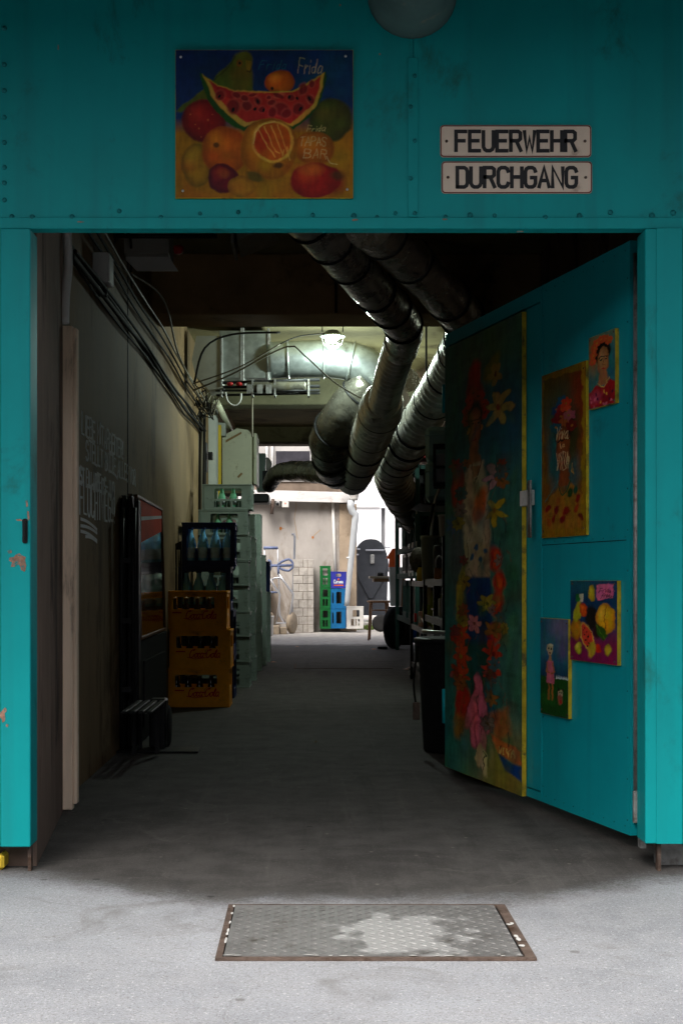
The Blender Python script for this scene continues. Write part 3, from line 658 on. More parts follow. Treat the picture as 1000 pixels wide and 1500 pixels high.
def painted_face(cv, W, H, parent, y=-.0, name='painted_face', warpfn=None):
    """grid in local XZ, lower left at the origin, facing -Y"""
    nx, ny = cv.nx, cv.ny; X, Z = np.meshgrid(np.linspace(0, W, nx), np.linspace(H, 0, ny))
    co = np.stack([X, np.full_like(X, y), Z], -1).reshape(-1, 3)
    i = np.arange((ny-1)*(nx-1)); r = i//(nx-1); c = i % (nx-1); a = r*nx+c
    fs = np.stack([a+nx, a+nx+1, a+1, a], -1)
    me = bpy.data.meshes.new(name); me.vertices.add(nx*ny); me.vertices.foreach_set('co', co.ravel())
    me.loops.add(len(fs)*4); me.loops.foreach_set('vertex_index', fs.ravel())
    me.polygons.add(len(fs)); me.polygons.foreach_set('loop_start', np.arange(len(fs))*4); me.update(calc_edges=True); me.validate()
    ca = me.color_attributes.new('paint', 'FLOAT_COLOR', 'POINT')
    ca.data.foreach_set('color', np.concatenate([cv.C.reshape(-1, 3), np.ones((nx*ny, 1))], 1).ravel())
    me.materials.append(m_paint); o = bpy.data.objects.new(name, me); COL.objects.link(o); o.parent = parent; return o

# ---- fruit painting on the lintel (units of a 1000 x 855 sketch)
px0, px1, py0, py1 = 258, 516.5, 75.5, 291
W, H = (px1-px0)*D0/F, (py1-py0)*D0/F
pt = empty('fruit_painting', (xx(px0,D0), D0-.012, zz(py1,D0)), 0, 'painting of watermelon, parrot and oranges on the teal lintel', 'painting')
MB().box(-.001, .0005, -.001, W+.001, .011, H+.001).build('board', m_yedge, pt)
cv = Canvas(30, 38, 968, 822, 300, 250, 14)
cv.grad(395, 480, (.03,.19,.38), (.62,.42,.04)); cv.ell(380,150,330,130,(.02,.15,.32),0,1.2,.6); cv.ell(850,170,120,110,(.04,.30,.42),0,1.4,.6)
cv.ell(860,560,160,160,(.66,.46,.06),0,1,.6); cv.ell(120,760,260,90,(.60,.36,.03),0,1,.6)
cv.poly([(30,360),(90,310),(210,215),(290,130),(350,70),(400,52),(432,80),(442,250),(350,265),(190,300),(60,365)], (.30,.36,.08), 10)
cv.ell(385,100,52,50,(.36,.38,.09),0,.3); cv.ell(375,190,60,70,(.40,.34,.08),0,.6,.8); cv.poly([(398,92),(434,105),(428,150),(405,142)], (.52,.44,.10), 5); cv.ell(368,103,16,18,(.50,.30,.06),0,.5); cv.ell(370,103,7,8,(.04,.03,.03),0,.6)
cv.line([(404,150),(425,160),(430,140)], 5, (.2,.1,.03)); cv.line([(350,70),(270,170),(200,220)], 6, (.15,.2,.05), .6)
cv.ell(180,415,118,118,(.52,.07,.06),0,.12,1,(.66,.16,.10),(.24,.03,.05))
cv.ell(850,410,112,112,(.28,.30,.07),0,.15,1,(.40,.38,.10),(.13,.16,.05))
cv.ell(140,650,82,112,(.60,.42,.06),0,.14,1,(.70,.52,.12),(.32,.24,.04)); cv.ell(290,570,120,128,(.74,.36,.04),0,.12,1,(.84,.48,.08),(.46,.18,.03)); cv.ell(248,548,15,13,(.16,.14,.05),0,.6,.8)
cv.ell(765,560,104,88,(.72,.38,.05),0,.15,1,(.82,.50,.1),(.45,.22,.03))
cv.ell(576,205,74,58,(.80,.38,.05),0,.12,1,(.92,.55,.14),(.5,.18,.03)); cv.ell(542,236,8,10,(.12,.08,.03),0,.6)
# melon slice
top = [(158,165),(200,185),(250,225),(340,250),(500,255),(640,250),(720,215),(780,175),(820,148)]
out_ = [(826,190),(800,290),(740,390),(650,468)]; bot = [(560,400),(480,415),(395,470),(300,415),(220,330),(170,240)]
cv.poly(top+out_+bot, (.10,.30,.06), 6); cv.poly([(172,172),(250,225),(340,250),(500,255),(640,250),(720,215),(812,155),(806,230),(770,330),(700,410),(650,445),(560,420),(480,420),(400,448),(300,375),(215,275)], (.80,.62,.22), 8)
cv.poly([(195,195),(250,230),(340,256),(500,262),(640,258),(720,225),(795,172),(790,240),(750,325),(680,395),(640,430),(560,405),(480,410),(410,425),(320,355),(235,265)], (.72,.16,.12), 8)
cv.poly([(205,200),(250,232),(340,258),(360,270),(330,300),(260,262)], (.55,.06,.09), 8, .7)
rn = random.Random(4)
for (x,y,rx,ry) in ((265,280,26,24),(340,340,34,40),(410,330,22,26),(395,290,20,14),(462,305,14,20),(535,318,22,16),(520,288,14,10),(575,278,30,12),(590,355,44,34),(540,370,22,26),(680,350,26,28),(700,245,24,30),(740,295,16,24),(640,290,18,18),(480,350,18,16),(620,375,28,22),(350,275,24,14),(440,272,24,8),(750,215,14,20)):
    cv.ell(x,y,rx+4,ry+4,(.85,.40,.30),rn.uniform(-30,30),.5,.5); cv.ell(x,y,rx,ry,(.46,.04,.07),rn.uniform(-30,30),.4,.9)
for (x,y) in ((262,282),(340,358),(462,305),(490,355),(446,345),(632,288),(672,292),(736,292),(692,350)): cv.ell(x,y,7,11,(.02,.015,.015),rn.uniform(-40,40),.4)
cv.ell(528,562,152,160,(.72,.46,.05),0,.08,1,(.84,.58,.12),(.48,.24,.03)); cv.ell(548,528,112,112,(.88,.68,.24),0,.08); cv.ell(548,526,98,100,(.78,.36,.05),0,.08)
cv.ell(490,520,40,60,(.72,.18,.03),20,.6,.8); 
for k in range(4): cv.line([(470+k*34,455+k*-6),(520+k*40,560+k*22),(560+k*22,610-k*18)], 7, (.92,.66,.26), .8)
cv.ell(578,655,26,14,(.12,.09,.04),0,.7,.8); cv.line([(445,530),(455,480),(500,432),(560,420)], 6, (.96,.80,.4), .7)
cv.ell(282,720,80,82,(.38,.05,.10),0,.12,1,(.60,.16,.12),(.20,.03,.08)); cv.ell(285,690,30,26,(.60,.26,.10),0,.8,.8)
cv.ell(380,765,70,56,(.64,.44,.08),0,.2,1,None,(.42,.26,.04)); cv.ell(450,712,50,24,(.26,.26,.06),20,.5,.8)
cv.ell(770,730,134,92,(.66,.09,.05),-6,.1,1,(.80,.24,.08),(.36,.03,.03)); cv.ell(870,740,60,70,(.50,.08,.04),0,.6,.7); cv.ell(885,705,34,24,(.22,.20,.05),0,.8,.7); cv.ell(745,670,60,30,(.85,.42,.12),0,.9,.6)
for (x,y,r) in ((110,380,5),(150,460,5),(205,410,6),(160,500,4),(230,380,4),(130,440,4)): cv.ell(x,y,r,r,(.78,.38,.2),0,.7,.7)
cv.text('Frida', 668,160,74,26,5,(.80,.72,.50),.55,3,2,.15); cv.text('Frida', 470,145,50,24,5,(.06,.36,.42),.8,3,3); cv.text('Frida', 725,468,34,18,4,(.80,.70,.45),.7,1,4,.2)
cv.text('TAPAS', 690,548,46,22,5,(.85,.75,.50),.5,1,5,.25); cv.text('BAR', 712,614,46,30,5,(.85,.75,.50),.5,1,6,.4); cv.line([(830,600),(850,630),(885,642)],5,(.85,.75,.5),.7)
cv.finish(.28); cv.C *= .85
painted_face(cv, W, H, pt)
for (x, y) in ((57,74),(929,70),(68,786),(938,778)):
    m1 = MB(); rivet(m1, (x-30)/938*W, -.0005, (822-y)/784*H, k=.55); m1.build('screw', m_chrome, pt)

# ------------------------------------------------------------------ the open door
FAR = Vector((.692, 7.32)); HIN = Vector((1.184, 5.28)); DU = (HIN-FAR).normalized(); DW = (HIN-FAR).length; DROT = math.atan2(DU.y, DU.x)
def dpx(x, y):
    """photo pixel -> (distance from the free edge, height) on the door plane"""
    k = (x-VX)/F; u = (k*FAR.y-FAR.x)/(DU.x-k*DU.y); Y = FAR.y+DU.y*u; return u, HC+(VY-y)*Y/F
DN = Vector((DU.y, -DU.x))  # towards the viewer
def door_empty(name, u, z, off, label, cat, group=None):
    p = FAR+DU*u+DN*off; return empty(name, (p.x, p.y, z), DROT, label, cat, group)
door = door_empty('steel_door', 0, 0, 0, 'tall teal steel door standing open into the passage, hung with paintings', 'door')
ZB, ZT = .052, 2.262; wu = dpx(791, 700)[0]
def seamloop(x0,z0,x1,z1,g): return [[(x0,z0),(x1,z0),(x1,z1),(x0,z1)],[(x0+g,z0+g),(x1-g,z0+g),(x1-g,z1-g),(x0+g,z1-g)]]
wz0, wz1 = ZB+.035, zz(440, FAR.y+DU.y*wu); w0 = dpx(656,800)[0]; w1 = wu
wz1 = dpx(791, 441)[1]
m1 = MB(); m1.prism([[(0,ZB),(DW,ZB),(DW,ZT),(0,ZT)],[(w0,wz0),(w1,wz0),(w1,wz1),(w0,wz1)]], .045); m1.build('door_leaf', m_teal_d, door)
m1 = MB(); m1.box(w0+.005, .004, wz0+.005, w1-.005, .04, wz1-.005, c=.002); wk = m1.build('wicket_door', m_teal_d, door)
m1 = MB(); m1.box(w0-.002,.041,wz0-.002,w1+.002,.0445,wz1+.002); m1.build('backing_sheet', m_matt, door)
# sheet joint, edge trim, screws
ju, jz = dpx(800, 798); 
m1 = MB(); m1.box(w1+.012, -.0015, jz-.002, DW-.03, -.0003, jz+.001); m1.build('sheet_joint', m_matt, door)
m1 = MB(); m1.box(w1+.006,-.004,ZB+.01,w1+.022,-.0003,ZT-.01,c=.001); m1.build('edge_trim', m_teal_d, door)
m1 = MB(); rn = random.Random(8)
def drivet(u, z, k=.6): m1.lathe(dome, 8, Matrix.Translation((u, -.0002, z)) @ Matrix.Rotation(R(90), 4, 'X') @ Matrix.Scale(k, 4))
z = ZB+.06
while z < ZT-.03:
    drivet(DW-.02, z+rn.uniform(-.01,.01)); drivet(w1+.03, z+rn.uniform(-.01,.01)); z += .155
for k in range(9): drivet(w1+.06+k*(DW-w1-.1)/8, jz+.012, .5); drivet(w1+.06+k*(DW-w1-.1)/8, ZT-.03, .5); drivet(w1+.06+k*(DW-w1-.1)/8, ZB+.03, .5)
m1.build('rivets', m_rivet, door)
m1 = MB(); m1.tube([(DW+.012, .02, ZB+.05),(DW+.012,.02,ZT-.05)], .012, 10); m1.build('hinge_rod', m_galv, door)
for (y0, y1) in ((562,604),(1010,1060)):
    za, zb = dpx(654,y1)[1], dpx(654,y0)[1]; m1 = MB(); m1.tube([(-.012,.0,za),(-.012,.0,zb)], .013, 10); m1.build('hinge', m_teal_d, door)
u0, z0 = dpx(768,742); u1, z1 = dpx(783,717)
m1 = MB(); m1.box(u0, -.024, z0, u1, -.0005, z1, c=.003); hb = m1.build('lock_box', m_cwhite, door)
u2, z2 = dpx(781.5,788); u3, z3 = dpx(787,703)
m1 = MB(); m1.box(u2+.004, -.034, z2, u3+.0, -.026, z3, c=.003); m1.build('pull_bar', m_galv, hb)

def door_painting(name, label, x0, yt0, yb0, x1, yt1, yb1, cvf, th=.015, edge=m_yedge, nx=120, ny=200, warp=1.0, screws=True):
    """corners in photo pixels: left top/bottom and right top/bottom"""
    ua, za = dpx(x0, yb0); ub, zb = dpx(x1, yb1); z0 = (za+zb)/2; z1 = (dpx(x0,yt0)[1]+dpx(x1,yt1)[1])/2; W = ub-ua; H = z1-z0
    t = door_empty(name, ua, z0, .0005, label, 'painting', 'paintings hung on the open door')
    if edge is m_yedge:
        MB().box(0, -th, 0, W, 0, H).build('board', edge, t)
    cv = cvf; 
    painted_face(cv, W-.002, H-.002, t, y=-th-.0008).location = (.001, 0, .001)
    if screws:
        for (a, b_) in ((.05,.04),(.95,.04),(.05,.96),(.95,.96)):
            m1 = MB(); m1.lathe(dome, 8, Matrix.Translation((W*a, -th-.001, H*b_)) @ Matrix.Rotation(R(90),4,'X') @ Matrix.Scale(.6,4)); m1.build('screw', m_rust, t)
    return t
# ---- tall wicket painting: figure among flowers; sketch units: photo pixels straightened
def C_tall():
    cv = Canvas(0, 0, 115, 660, 150, 560, 5)
    cv.grad(0, 660, (.16,.36,.33), (.18,.38,.30)); cv.ell(60,20,60,60,(.30,.34,.18),0,1.4,.7); cv.ell(90,150,35,70,(.04,.26,.36),0,1,.8); cv.ell(30,180,40,80,(.08,.30,.28),0,1.2,.7)
    cv.ell(20,330,30,70,(.28,.22,.24),0,1.4,.6); cv.ell(90,400,40,160,(.20,.36,.26),0,1.3,.5); cv.ell(90,640,50,60,(.52,.42,.08),0,1.2,.8); cv.ell(20,600,40,60,(.08,.40,.34),0,1.3,.7); cv.ell(25,440,20,60,(.10,.38,.30),0,1.2,.6)
    # head, hair and dress
    cv.ell(48,95,13,38,(.50,.08,.05),0,.3); cv.ell(50,60,8,22,(.62,.12,.05),0,.5); 
    for k,(x,y) in enumerate(((38,110),(41,95),(48,85),(55,92),(60,108),(36,125),(62,122))): cv.flower(x,y,8,6,(.66,.14+.03*(k%3),.06),(.3,.04,.03))
    cv.ell(49,132,11,34,(.10,.06,.04),0,.3); cv.ell(49,140,9,31,(.56,.34,.18),0,.2,1,(.62,.4,.22),(.36,.2,.1))
    cv.line([(42,128),(47,126),(52,127),(57,125)],1.6,(.05,.03,.02)); cv.ell(45,132,2,1.4,(.05,.03,.02)); cv.ell(54,132,2,1.4,(.05,.03,.02)); cv.line([(49,132),(50,146),(47,147)],1.2,(.32,.17,.08)); cv.line([(46,155),(53,155)],2,(.5,.1,.08)); cv.ell(38,140,2,4,(.7,.45,.1)); cv.ell(60,140,2,4,(.7,.45,.1))
    cv.poly([(43,165),(56,165),(58,200),(40,200)],(.48,.29,.15),3)
    cv.poly([(36,192),(64,192),(70,260),(76,330),(34,330),(26,250)],(.60,.54,.40),5); cv.poly([(40,196),(49,215),(60,196)],(.48,.29,.15),2)
    cv.line([(41,190),(50,222),(59,190)],1.5,(.15,.08,.04)); cv.ell(56,255,9,26,(.68,.30,.08),14,.5); cv.ell(44,230,8,30,(.62,.50,.34),0,.8,.6)
    cv.poly([(32,310),(74,310),(72,365),(34,365)],(.58,.50,.34),4); 
    for (x,y) in ((44,330),(58,336),(50,318),(66,322)): cv.ell(x,y,3,5,(.12,.28,.36),0,.6)
    cv.poly([(34,362),(72,362),(76,470),(38,480)],(.03,.17,.30),5)
    cv.poly([(34,460),(74,455),(70,560),(42,560)],(.06,.22,.17),8)
    # flowers down both sides
    cv.flower(84,120,26,6,(.62,.50,.24),(.5,.2,.08),12,.34,(.22,.18,.08),.62); cv.ell(74,60,9,20,(.40,.36,.12),20,.4); cv.flower(78,70,14,5,(.55,.42,.18),(.3,.1,.05),30,.4,None,.7)
    cv.flower(78,218,20,6,(.60,.42,.44),(.36,.2,.3),0,.32,(.25,.16,.2),.66); cv.flower(80,268,20,5,(.62,.52,.08),(.5,.3,.05),20,.3,(.3,.3,.05),.66)
    cv.ell(22,225,11,32,(.60,.16,.06),0,.35,1,(.7,.26,.1),(.3,.08,.04)); cv.flower(16,280,16,7,(.18,.30,.40),(.1,.15,.25),0,.3,None,.7)
    for (x,y,s_) in ((80,335,18),(84,370,16),(82,400,18),(78,440,16)): cv.ell(x,y,s_*.5,s_,(.64,.12,.04),rn.uniform(-15,15),.5); cv.ell(x,y,s_*.2,s_*.6,(.75,.30,.06),0,.8,.7)
    for (x,y) in ((26,370),(24,400),(30,420)): cv.ell(x,y,6,24,(.56,.50,.10),rn.uniform(-15,15),.5)
    cv.flower(66,400,14,6,(.52,.46,.12),(.3,.3,.05),0,.34,(.2,.2,.05),.8); cv.flower(47,430,13,6,(.66,.40,.36),(.4,.2,.1),0,.34,(.3,.15,.15),.8)
    for (x,y) in ((26,450),(28,480),(25,510)): cv.flower(x,y,18,7,(.64,.22,.06),(.5,.4,.08),10,.34,(.3,.1,.04),.66)
    for (x,y) in ((76,470),(74,495)): cv.flower(x,y,18,6,(.62,.16,.06),(.4,.06,.03),10,.34,None,.66)
    cv.ell(28,560,12,38,(.60,.13,.05),5,.35); cv.ell(22,590,9,20,(.56,.38,.08),0,.6)
    cv.ell(70,535,9,22,(.04,.36,.38),10,.5); cv.ell(73,560,8,24,(.06,.3,.36),0,.5)
    for (a,b_,c,d_,e) in ((54,530,7,26,0),(44,560,8,30,14),(62,560,7,28,-10),(50,590,8,26,8),(57,602,8,26,-4)): cv.ell(a,b_,c+1.2,d_+1.5,(.35,.10,.14),e,.2); cv.ell(a,b_,c,d_,(.72,.34,.38),e,.3)
    cv.ell(54,625,5,18,(.66,.56,.36),8,.3); cv.ell(62,632,5,20,(.68,.60,.42),-6,.3); cv.line([(60,618),(64,624),(60,630),(64,636),(61,642)],1.2,(.1,.08,.05))
    cv.poly([(70,560),(96,545),(98,580),(80,595)],(.62,.30,.10),8,.8); cv.poly([(72,588),(114,600),(114,620),(84,612)],(.72,.34,.14),4); cv.poly([(84,612),(114,622),(114,640),(92,634)],(.04,.22,.42),4)
    cv.text('VIVA', 84,611,9,5,1.4,(.85,.7,.4),.7,0,3,.3)
    for k in range(26):
        x = rn.choice([rn.uniform(14,36), rn.uniform(66,92)]); y = rn.uniform(90,580)
        cv.flower(x,y,rn.uniform(7,13),rn.choice([5,6,7]),rn.choice([(.55,.12,.05),(.5,.3,.1),(.42,.34,.3),(.48,.42,.1),(.2,.3,.3),(.4,.16,.14)]),(.3,.2,.05),rn.uniform(0,60),.36,(.1,.14,.06),.75)
    for k in range(60):
        x = rn.uniform(6,108); y = rn.uniform(60,640); cv.ell(x,y,rn.uniform(3,10),rn.uniform(6,24),rn.choice([(.08,.24,.14),(.20,.36,.20),(.06,.30,.30),(.3,.3,.1),(.24,.16,.08)]),rn.uniform(-30,30),.9,.45)
    for k in range(120):
        x = rn.uniform(8,100); y = rn.uniform(150,600); cv.line([(x,y),(x+rn.uniform(-5,5),y+rn.uniform(8,26))],1.1,rn.choice([(.05,.1,.06),(.3,.32,.1),(.08,.2,.16),(.4,.2,.08)]),.6)
    cv.finish(.45); cv.C = cv.C*1.1; return cv
door_painting('flower_figure_painting', 'very tall dark painting of a flower crowned standing woman on the small inner door', 657, 506, 1127, 770.5, 463, 1161, C_tall(), th=.020, screws=False)
def C_viva():   # sketch units of a 429 x 1500 enlargement, straightened
    cv = Canvas(0, 0, 350, 1290, 190, 420, 20)
    cv.grad(0, 1290, (.36,.20,.04), (.52,.34,.05)); cv.ell(90,150,120,200,(.30,.26,.06),0,1.3,.7); cv.ell(300,250,60,300,(.52,.12,.04),0,1.2,.7); cv.ell(270,600,50,200,(.50,.26,.05),0,1.2,.7)
    cv.ell(140,420,110,260,(.10,.30,.26),0,1,.8); cv.ell(115,700,55,220,(.03,.38,.38),0,.9,.9); cv.ell(240,800,60,150,(.05,.36,.36),0,1,.8); cv.ell(240,520,60,180,(.18,.20,.06),0,.7,.9)
    cv.ell(175,440,80,150,(.10,.05,.03),0,.4)
    cv.ell(175,620,58,185,(.52,.26,.10),0,.14,1,(.62,.34,.14),(.34,.15,.06)); cv.poly([(150,720),(220,700),(230,900),(140,910)],(.50,.26,.10),8)
    for (x,y,c) in ((120,300,(.05,.22,.36)),(160,250,(.05,.30,.42)),(130,380,(.40,.06,.08)),(170,300,(.55,.08,.05)),(195,270,(.75,.20,.06)),(205,330,(.80,.26,.14)),(160,360,(.45,.05,.08)),(190,400,(.6,.3,.12)),(225,370,(.62,.30,.34)),(115,440,(.06,.3,.35)),(240,450,(.4,.08,.06))): cv.flower(x,y,46,6,c,(.6,.4,.1),rn.uniform(0,60),.38)
    cv.line([(128,560),(155,545),(172,555),(195,540),(225,552)],9,(.06,.03,.02)); cv.line([(165,560),(158,660),(180,668)],5,(.3,.14,.05)); cv.poly([(145,715),(165,704),(185,704),(205,716),(175,732)],(.6,.1,.06),5)
    cv.poly([(0,1290),(20,1080),(90,960),(140,900),(185,960),(235,895),(300,950),(350,1060),(350,1290)],(.60,.40,.10),12)
    for (x,y,c) in ((60,1060,(.5,.08,.06)),(120,1080,(.45,.05,.08)),(100,1150,(.5,.06,.05)),(170,1160,(.48,.05,.08)),(200,1100,(.5,.1,.06)),(60,1180,(.6,.3,.08)),(140,1010,(.6,.34,.1)),(230,960,(.1,.25,.1)),(270,950,(.05,.28,.2)),(290,1010,(.5,.08,.06)),(275,1080,(.6,.2,.06)),(310,1150,(.4,.1,.06)),(250,1180,(.62,.44,.1))): cv.ell(x,y,18,34,c,rn.uniform(-40,40),.5)
    cv.line([(138,880),(150,930),(175,965),(205,950),(232,880)],9,(.10,.32,.20)); cv.line([(130,860),(90,920),(30,1010)],6,(.2,.5,.45),.8); cv.line([(248,740),(246,800),(256,820),(262,780)],6,(.75,.6,.2))
    cv.text('Viva', 112,545,105,24,6,(.85,.74,.55),.8,2,2,.3); cv.text('la', 150,610,45,14,6,(.85,.7,.45),.7,0,4,.2); cv.text('VIDA', 118,770,125,20,6,(.85,.74,.55),.8,1,5,.55)
    cv.poly([(0,0),(350,0),(350,45),(0,45)],(.50,.36,.03),8); cv.poly([(0,1235),(350,1235),(350,1290),(0,1290)],(.58,.42,.03),8); cv.poly([(0,0),(16,0),(16,1290),(0,1290)],(.5,.38,.03),6); cv.poly([(322,0),(350,0),(350,1290),(322,1290)],(.60,.46,.03),6)
    cv.finish(.35); cv.C *= .8; return cv
door_painting('portrait_painting', 'ochre portrait painting lettered Viva la VIDA on the teal door', 797, 552, 789, 862, 527, 783, C_viva(), th=.012)
def C_small():  # straightened units 0..90 x 0..250
    cv = Canvas(0, 0, 90, 240, 80, 200, 5)
    cv.grad(0, 240, (.35,.46,.36), (.10,.42,.42)); cv.ell(15,60,25,60,(.60,.40,.14),0,1,.8); cv.ell(75,110,22,70,(.08,.42,.46),0,1,.8)
    cv.ell(48,62,28,40,(.06,.04,.03),0,.3)
    for (x,y) in ((20,40),(16,62),(28,26),(42,18),(58,20),(70,32),(14,84)): cv.flower(x,y,13,6,(.76,.30+.1*(x%2),.14),(.7,.5,.1),rn.uniform(0,60),.42)
    cv.ell(50,92,19,46,(.66,.44,.26),0,.15,1,(.76,.54,.34),(.46,.27,.14)); cv.poly([(38,120),(62,118),(68,170),(34,172)],(.62,.40,.24),4)
    cv.line([(36,80),(44,76),(50,80),(58,76),(66,80)],2.6,(.06,.03,.02)); cv.ell(43,86,4,2.5,(.06,.03,.02)); cv.ell(60,86,4,2.5,(.06,.03,.02)); cv.line([(51,84),(50,104),(55,106)],1.8,(.4,.22,.1)); cv.ell(52,116,6,3,(.66,.12,.10))
    cv.poly([(0,240),(0,190),(25,165),(50,178),(72,155),(90,172),(90,240)],(.62,.08,.10),5); cv.ell(25,205,20,22,(.70,.26,.36),0,.9,.7); cv.ell(65,215,22,16,(.5,.05,.12),0,.8,.7); cv.line([(32,160),(50,180),(70,152)],2.5,(.8,.65,.3))
    for k in range(16): x, y = rn.uniform(5,85), rn.uniform(190,238); cv.ell(x,y,3,5,rn.choice([(.8,.4,.45),(.85,.6,.2),(.3,.05,.2)]),0,.6)
    cv.finish(.3); cv.C *= .95; return cv
door_painting('small_portrait_painting', 'small portrait painting with orange flowers in the dark hair, highest on the teal door', 867, 494, 601, 906, 483, 590, C_small(), nx=80, ny=160)
def C_fruit():  # units 0..170 x 0..320
    cv = Canvas(0, 0, 168, 310, 120, 220, 8)
    cv.grad(150, 240, (.05,.20,.34), (.46,.07,.26)); cv.ell(40,20,60,40,(.10,.34,.36),0,1.2,.7)
    cv.poly([(98,12),(158,10),(156,66),(98,72)],(.78,.38,.50),4); cv.text('Frida',104,44,20,9,2.4,(.15,.05,.15),.9,1,2,.1); cv.text('Frida',112,64,14,8,2.4,(.15,.05,.15),.9,1,5,.1)
    cv.poly([(20,50),(34,50),(34,82),(20,82)],(.1,.4,.15),2); cv.poly([(34,50),(50,50),(50,82),(34,82)],(.75,.7,.6),2)
    cv.ell(80,46,13,30,(.74,.60,.10),0,.2,1,(.85,.75,.2),(.5,.36,.05)); cv.ell(22,190,20,44,(.70,.46,.06),0,.2,1,None,(.45,.26,.04)); cv.ell(28,120,14,42,(.66,.62,.10),12,.3)
    cv.ell(50,112,16,26,(.82,.30,.05),0,.2,1,(.92,.5,.12),(.5,.14,.03)); cv.ell(78,140,18,48,(.10,.08,.06),0,.4); cv.ell(128,142,34,56,(.82,.60,.06),0,.14,1,(.92,.76,.2),(.55,.34,.04)); cv.line([(128,90),(124,140),(128,195)],2.2,(.5,.3,.04))
    cv.ell(62,215,22,54,(.80,.62,.24),-16,.16); cv.ell(62,213,18,48,(.78,.22,.14),-16,.2)
    for (x,y) in ((52,180),(60,195),(52,205),(66,214),(58,226),(70,238),(74,200),(46,190),(62,250)): cv.ell(x,y,2.2,3.6,(.04,.02,.02))
    cv.ell(98,190,14,26,(.16,.07,.08),0,.4); cv.poly([(92,165),(120,170),(136,205),(120,222),(100,200)],(.16,.30,.05),4); cv.line([(95,170),(128,214)],1.6,(.4,.5,.12))
    cv.ell(32,262,13,24,(.70,.64,.12),0,.2,1,(.82,.76,.3),(.4,.36,.05)); cv.ell(104,256,11,18,(.72,.14,.06),0,.3); cv.ell(136,258,12,24,(.70,.62,.12),0,.25,1,None,(.4,.36,.05)); cv.ell(80,262,16,30,(.66,.54,.12),10,.3)
    cv.finish(.3); cv.C *= .95; return cv
door_painting('still_life_painting', 'small still life painting of melon, lemon and pear with a pink flag', 840, 851, 967, 909, 850, 974, C_fruit(), nx=120, ny=160)
def C_child():
    cv = Canvas(0, 0, 105, 345, 80, 220, 5)
    cv.grad(150, 215, (.12,.34,.42), (.04,.16,.26)); cv.ell(80,30,40,50,(.46,.40,.50),0,1.2,.7); cv.ell(20,90,30,40,(.20,.40,.46),0,1.2,.7); cv.ell(85,110,20,30,(.42,.28,.44),0,1.1,.5)
    cv.poly([(0,208),(105,212),(105,345),(0,345)],(.08,.26,.07),5); cv.ell(30,290,40,20,(.12,.34,.10),0,.9,.7)
    for k in range(9): cv.poly([(58+k*6,212),(61+k*6,200),(64+k*6,212)],(.75,.78,.78),2)
    cv.ell(38,112,11,20,(.68,.62,.46),0,.2); cv.ell(34,108,2.4,4,(.05,.04,.04)); cv.ell(43,108,2.4,4,(.05,.04,.04)); cv.ell(38,124,4,3,(.35,.06,.05)); cv.ell(38,95,9,5,(.75,.7,.55),0,.5)
    cv.poly([(30,150),(48,150),(54,232),(24,232)],(.74,.36,.44),3); cv.line([(27,158),(24,190),(36,196)],5,(.60,.36,.14)); cv.line([(49,158),(54,188),(42,198)],5,(.60,.36,.14)); cv.line([(33,232),(32,290)],6,(.60,.36,.14)); cv.line([(45,232),(47,290)],6,(.60,.36,.14)); cv.poly([(34,132),(42,132),(44,152),(32,152)],(.62,.5,.34),2)
    cv.ell(76,262,9,14,(.60,.55,.42),0,.3); cv.ell(76,284,9,18,(.50,.30,.20),0,.4); cv.ell(73,258,2,2,(.03,.02,.02)); cv.ell(80,258,2,2,(.03,.02,.02)); cv.ell(70,248,3,6,(.12,.08,.06)); cv.ell(83,248,3,6,(.12,.08,.06)); cv.ell(78,290,5,6,(.6,.06,.05))
    cv.finish(.3); cv.C *= .9; return cv
door_painting('child_painting', 'small painting of a standing figure in pink and a little dog on grass', 796, 906, 1047, 837, 906, 1050, C_child(), nx=80, ny=180, edge=m_yedge)

# ------------------------------------------------------------------ chalk notice on the left wall
ck = MB(); rn = random.Random(21)
def chalk(txt, x, y, h, w, x_end):
    d = WL*F/(x-VX); z = zz(y, d); de = WL*F/(x_end-VX)
    n = sum(.8 if c == ' ' else (.3 if c in 'I!.' else 1)+.34 for c in txt); lw = (de-d)/n
    word(ck, txt, Vector((WL+.001, d, z)), Y1*2.8, Z1, h, lw/2.8, .34, .0125, .045, 0, .0004, rn)
chalk('LIEBE MITARBEITER!', 120, 634, .105, 0, 181); chalk('STELLT BITTE ALLES VOR', 126, 672, .095, 0, 199)
chalk('ES IST EIN ARBEITS- UND', 106, 704, .085, 0, 168); chalk('FLUCHTWEG!!!', 117, 752, .16, 0, 169)
def sw(x0, y0, x1, y1):
    P = []
    for i in range(9):
        x = x0+(x1-x0)*i/8; y = y0+(y1-y0)*i/8-2.5*math.sin(i/8*math.pi); d = WL*F/(x-VX); P.append((d, zz(y, d)))
    ck.ribbon(P, .016, Vector((WL+.001,0,0)), Y1, Z1, rn.uniform(.001,.0016))
for a in ((118,760,142,776),(118,770,142,781),(118,778,142,792),(125,786,142,794),(159,690,172,701)): sw(*a)
tag(ck.build('chalk_notice', m_chalk), 'handwritten white chalk notice ending in FLUCHTWEG on the left wall', 'writing')

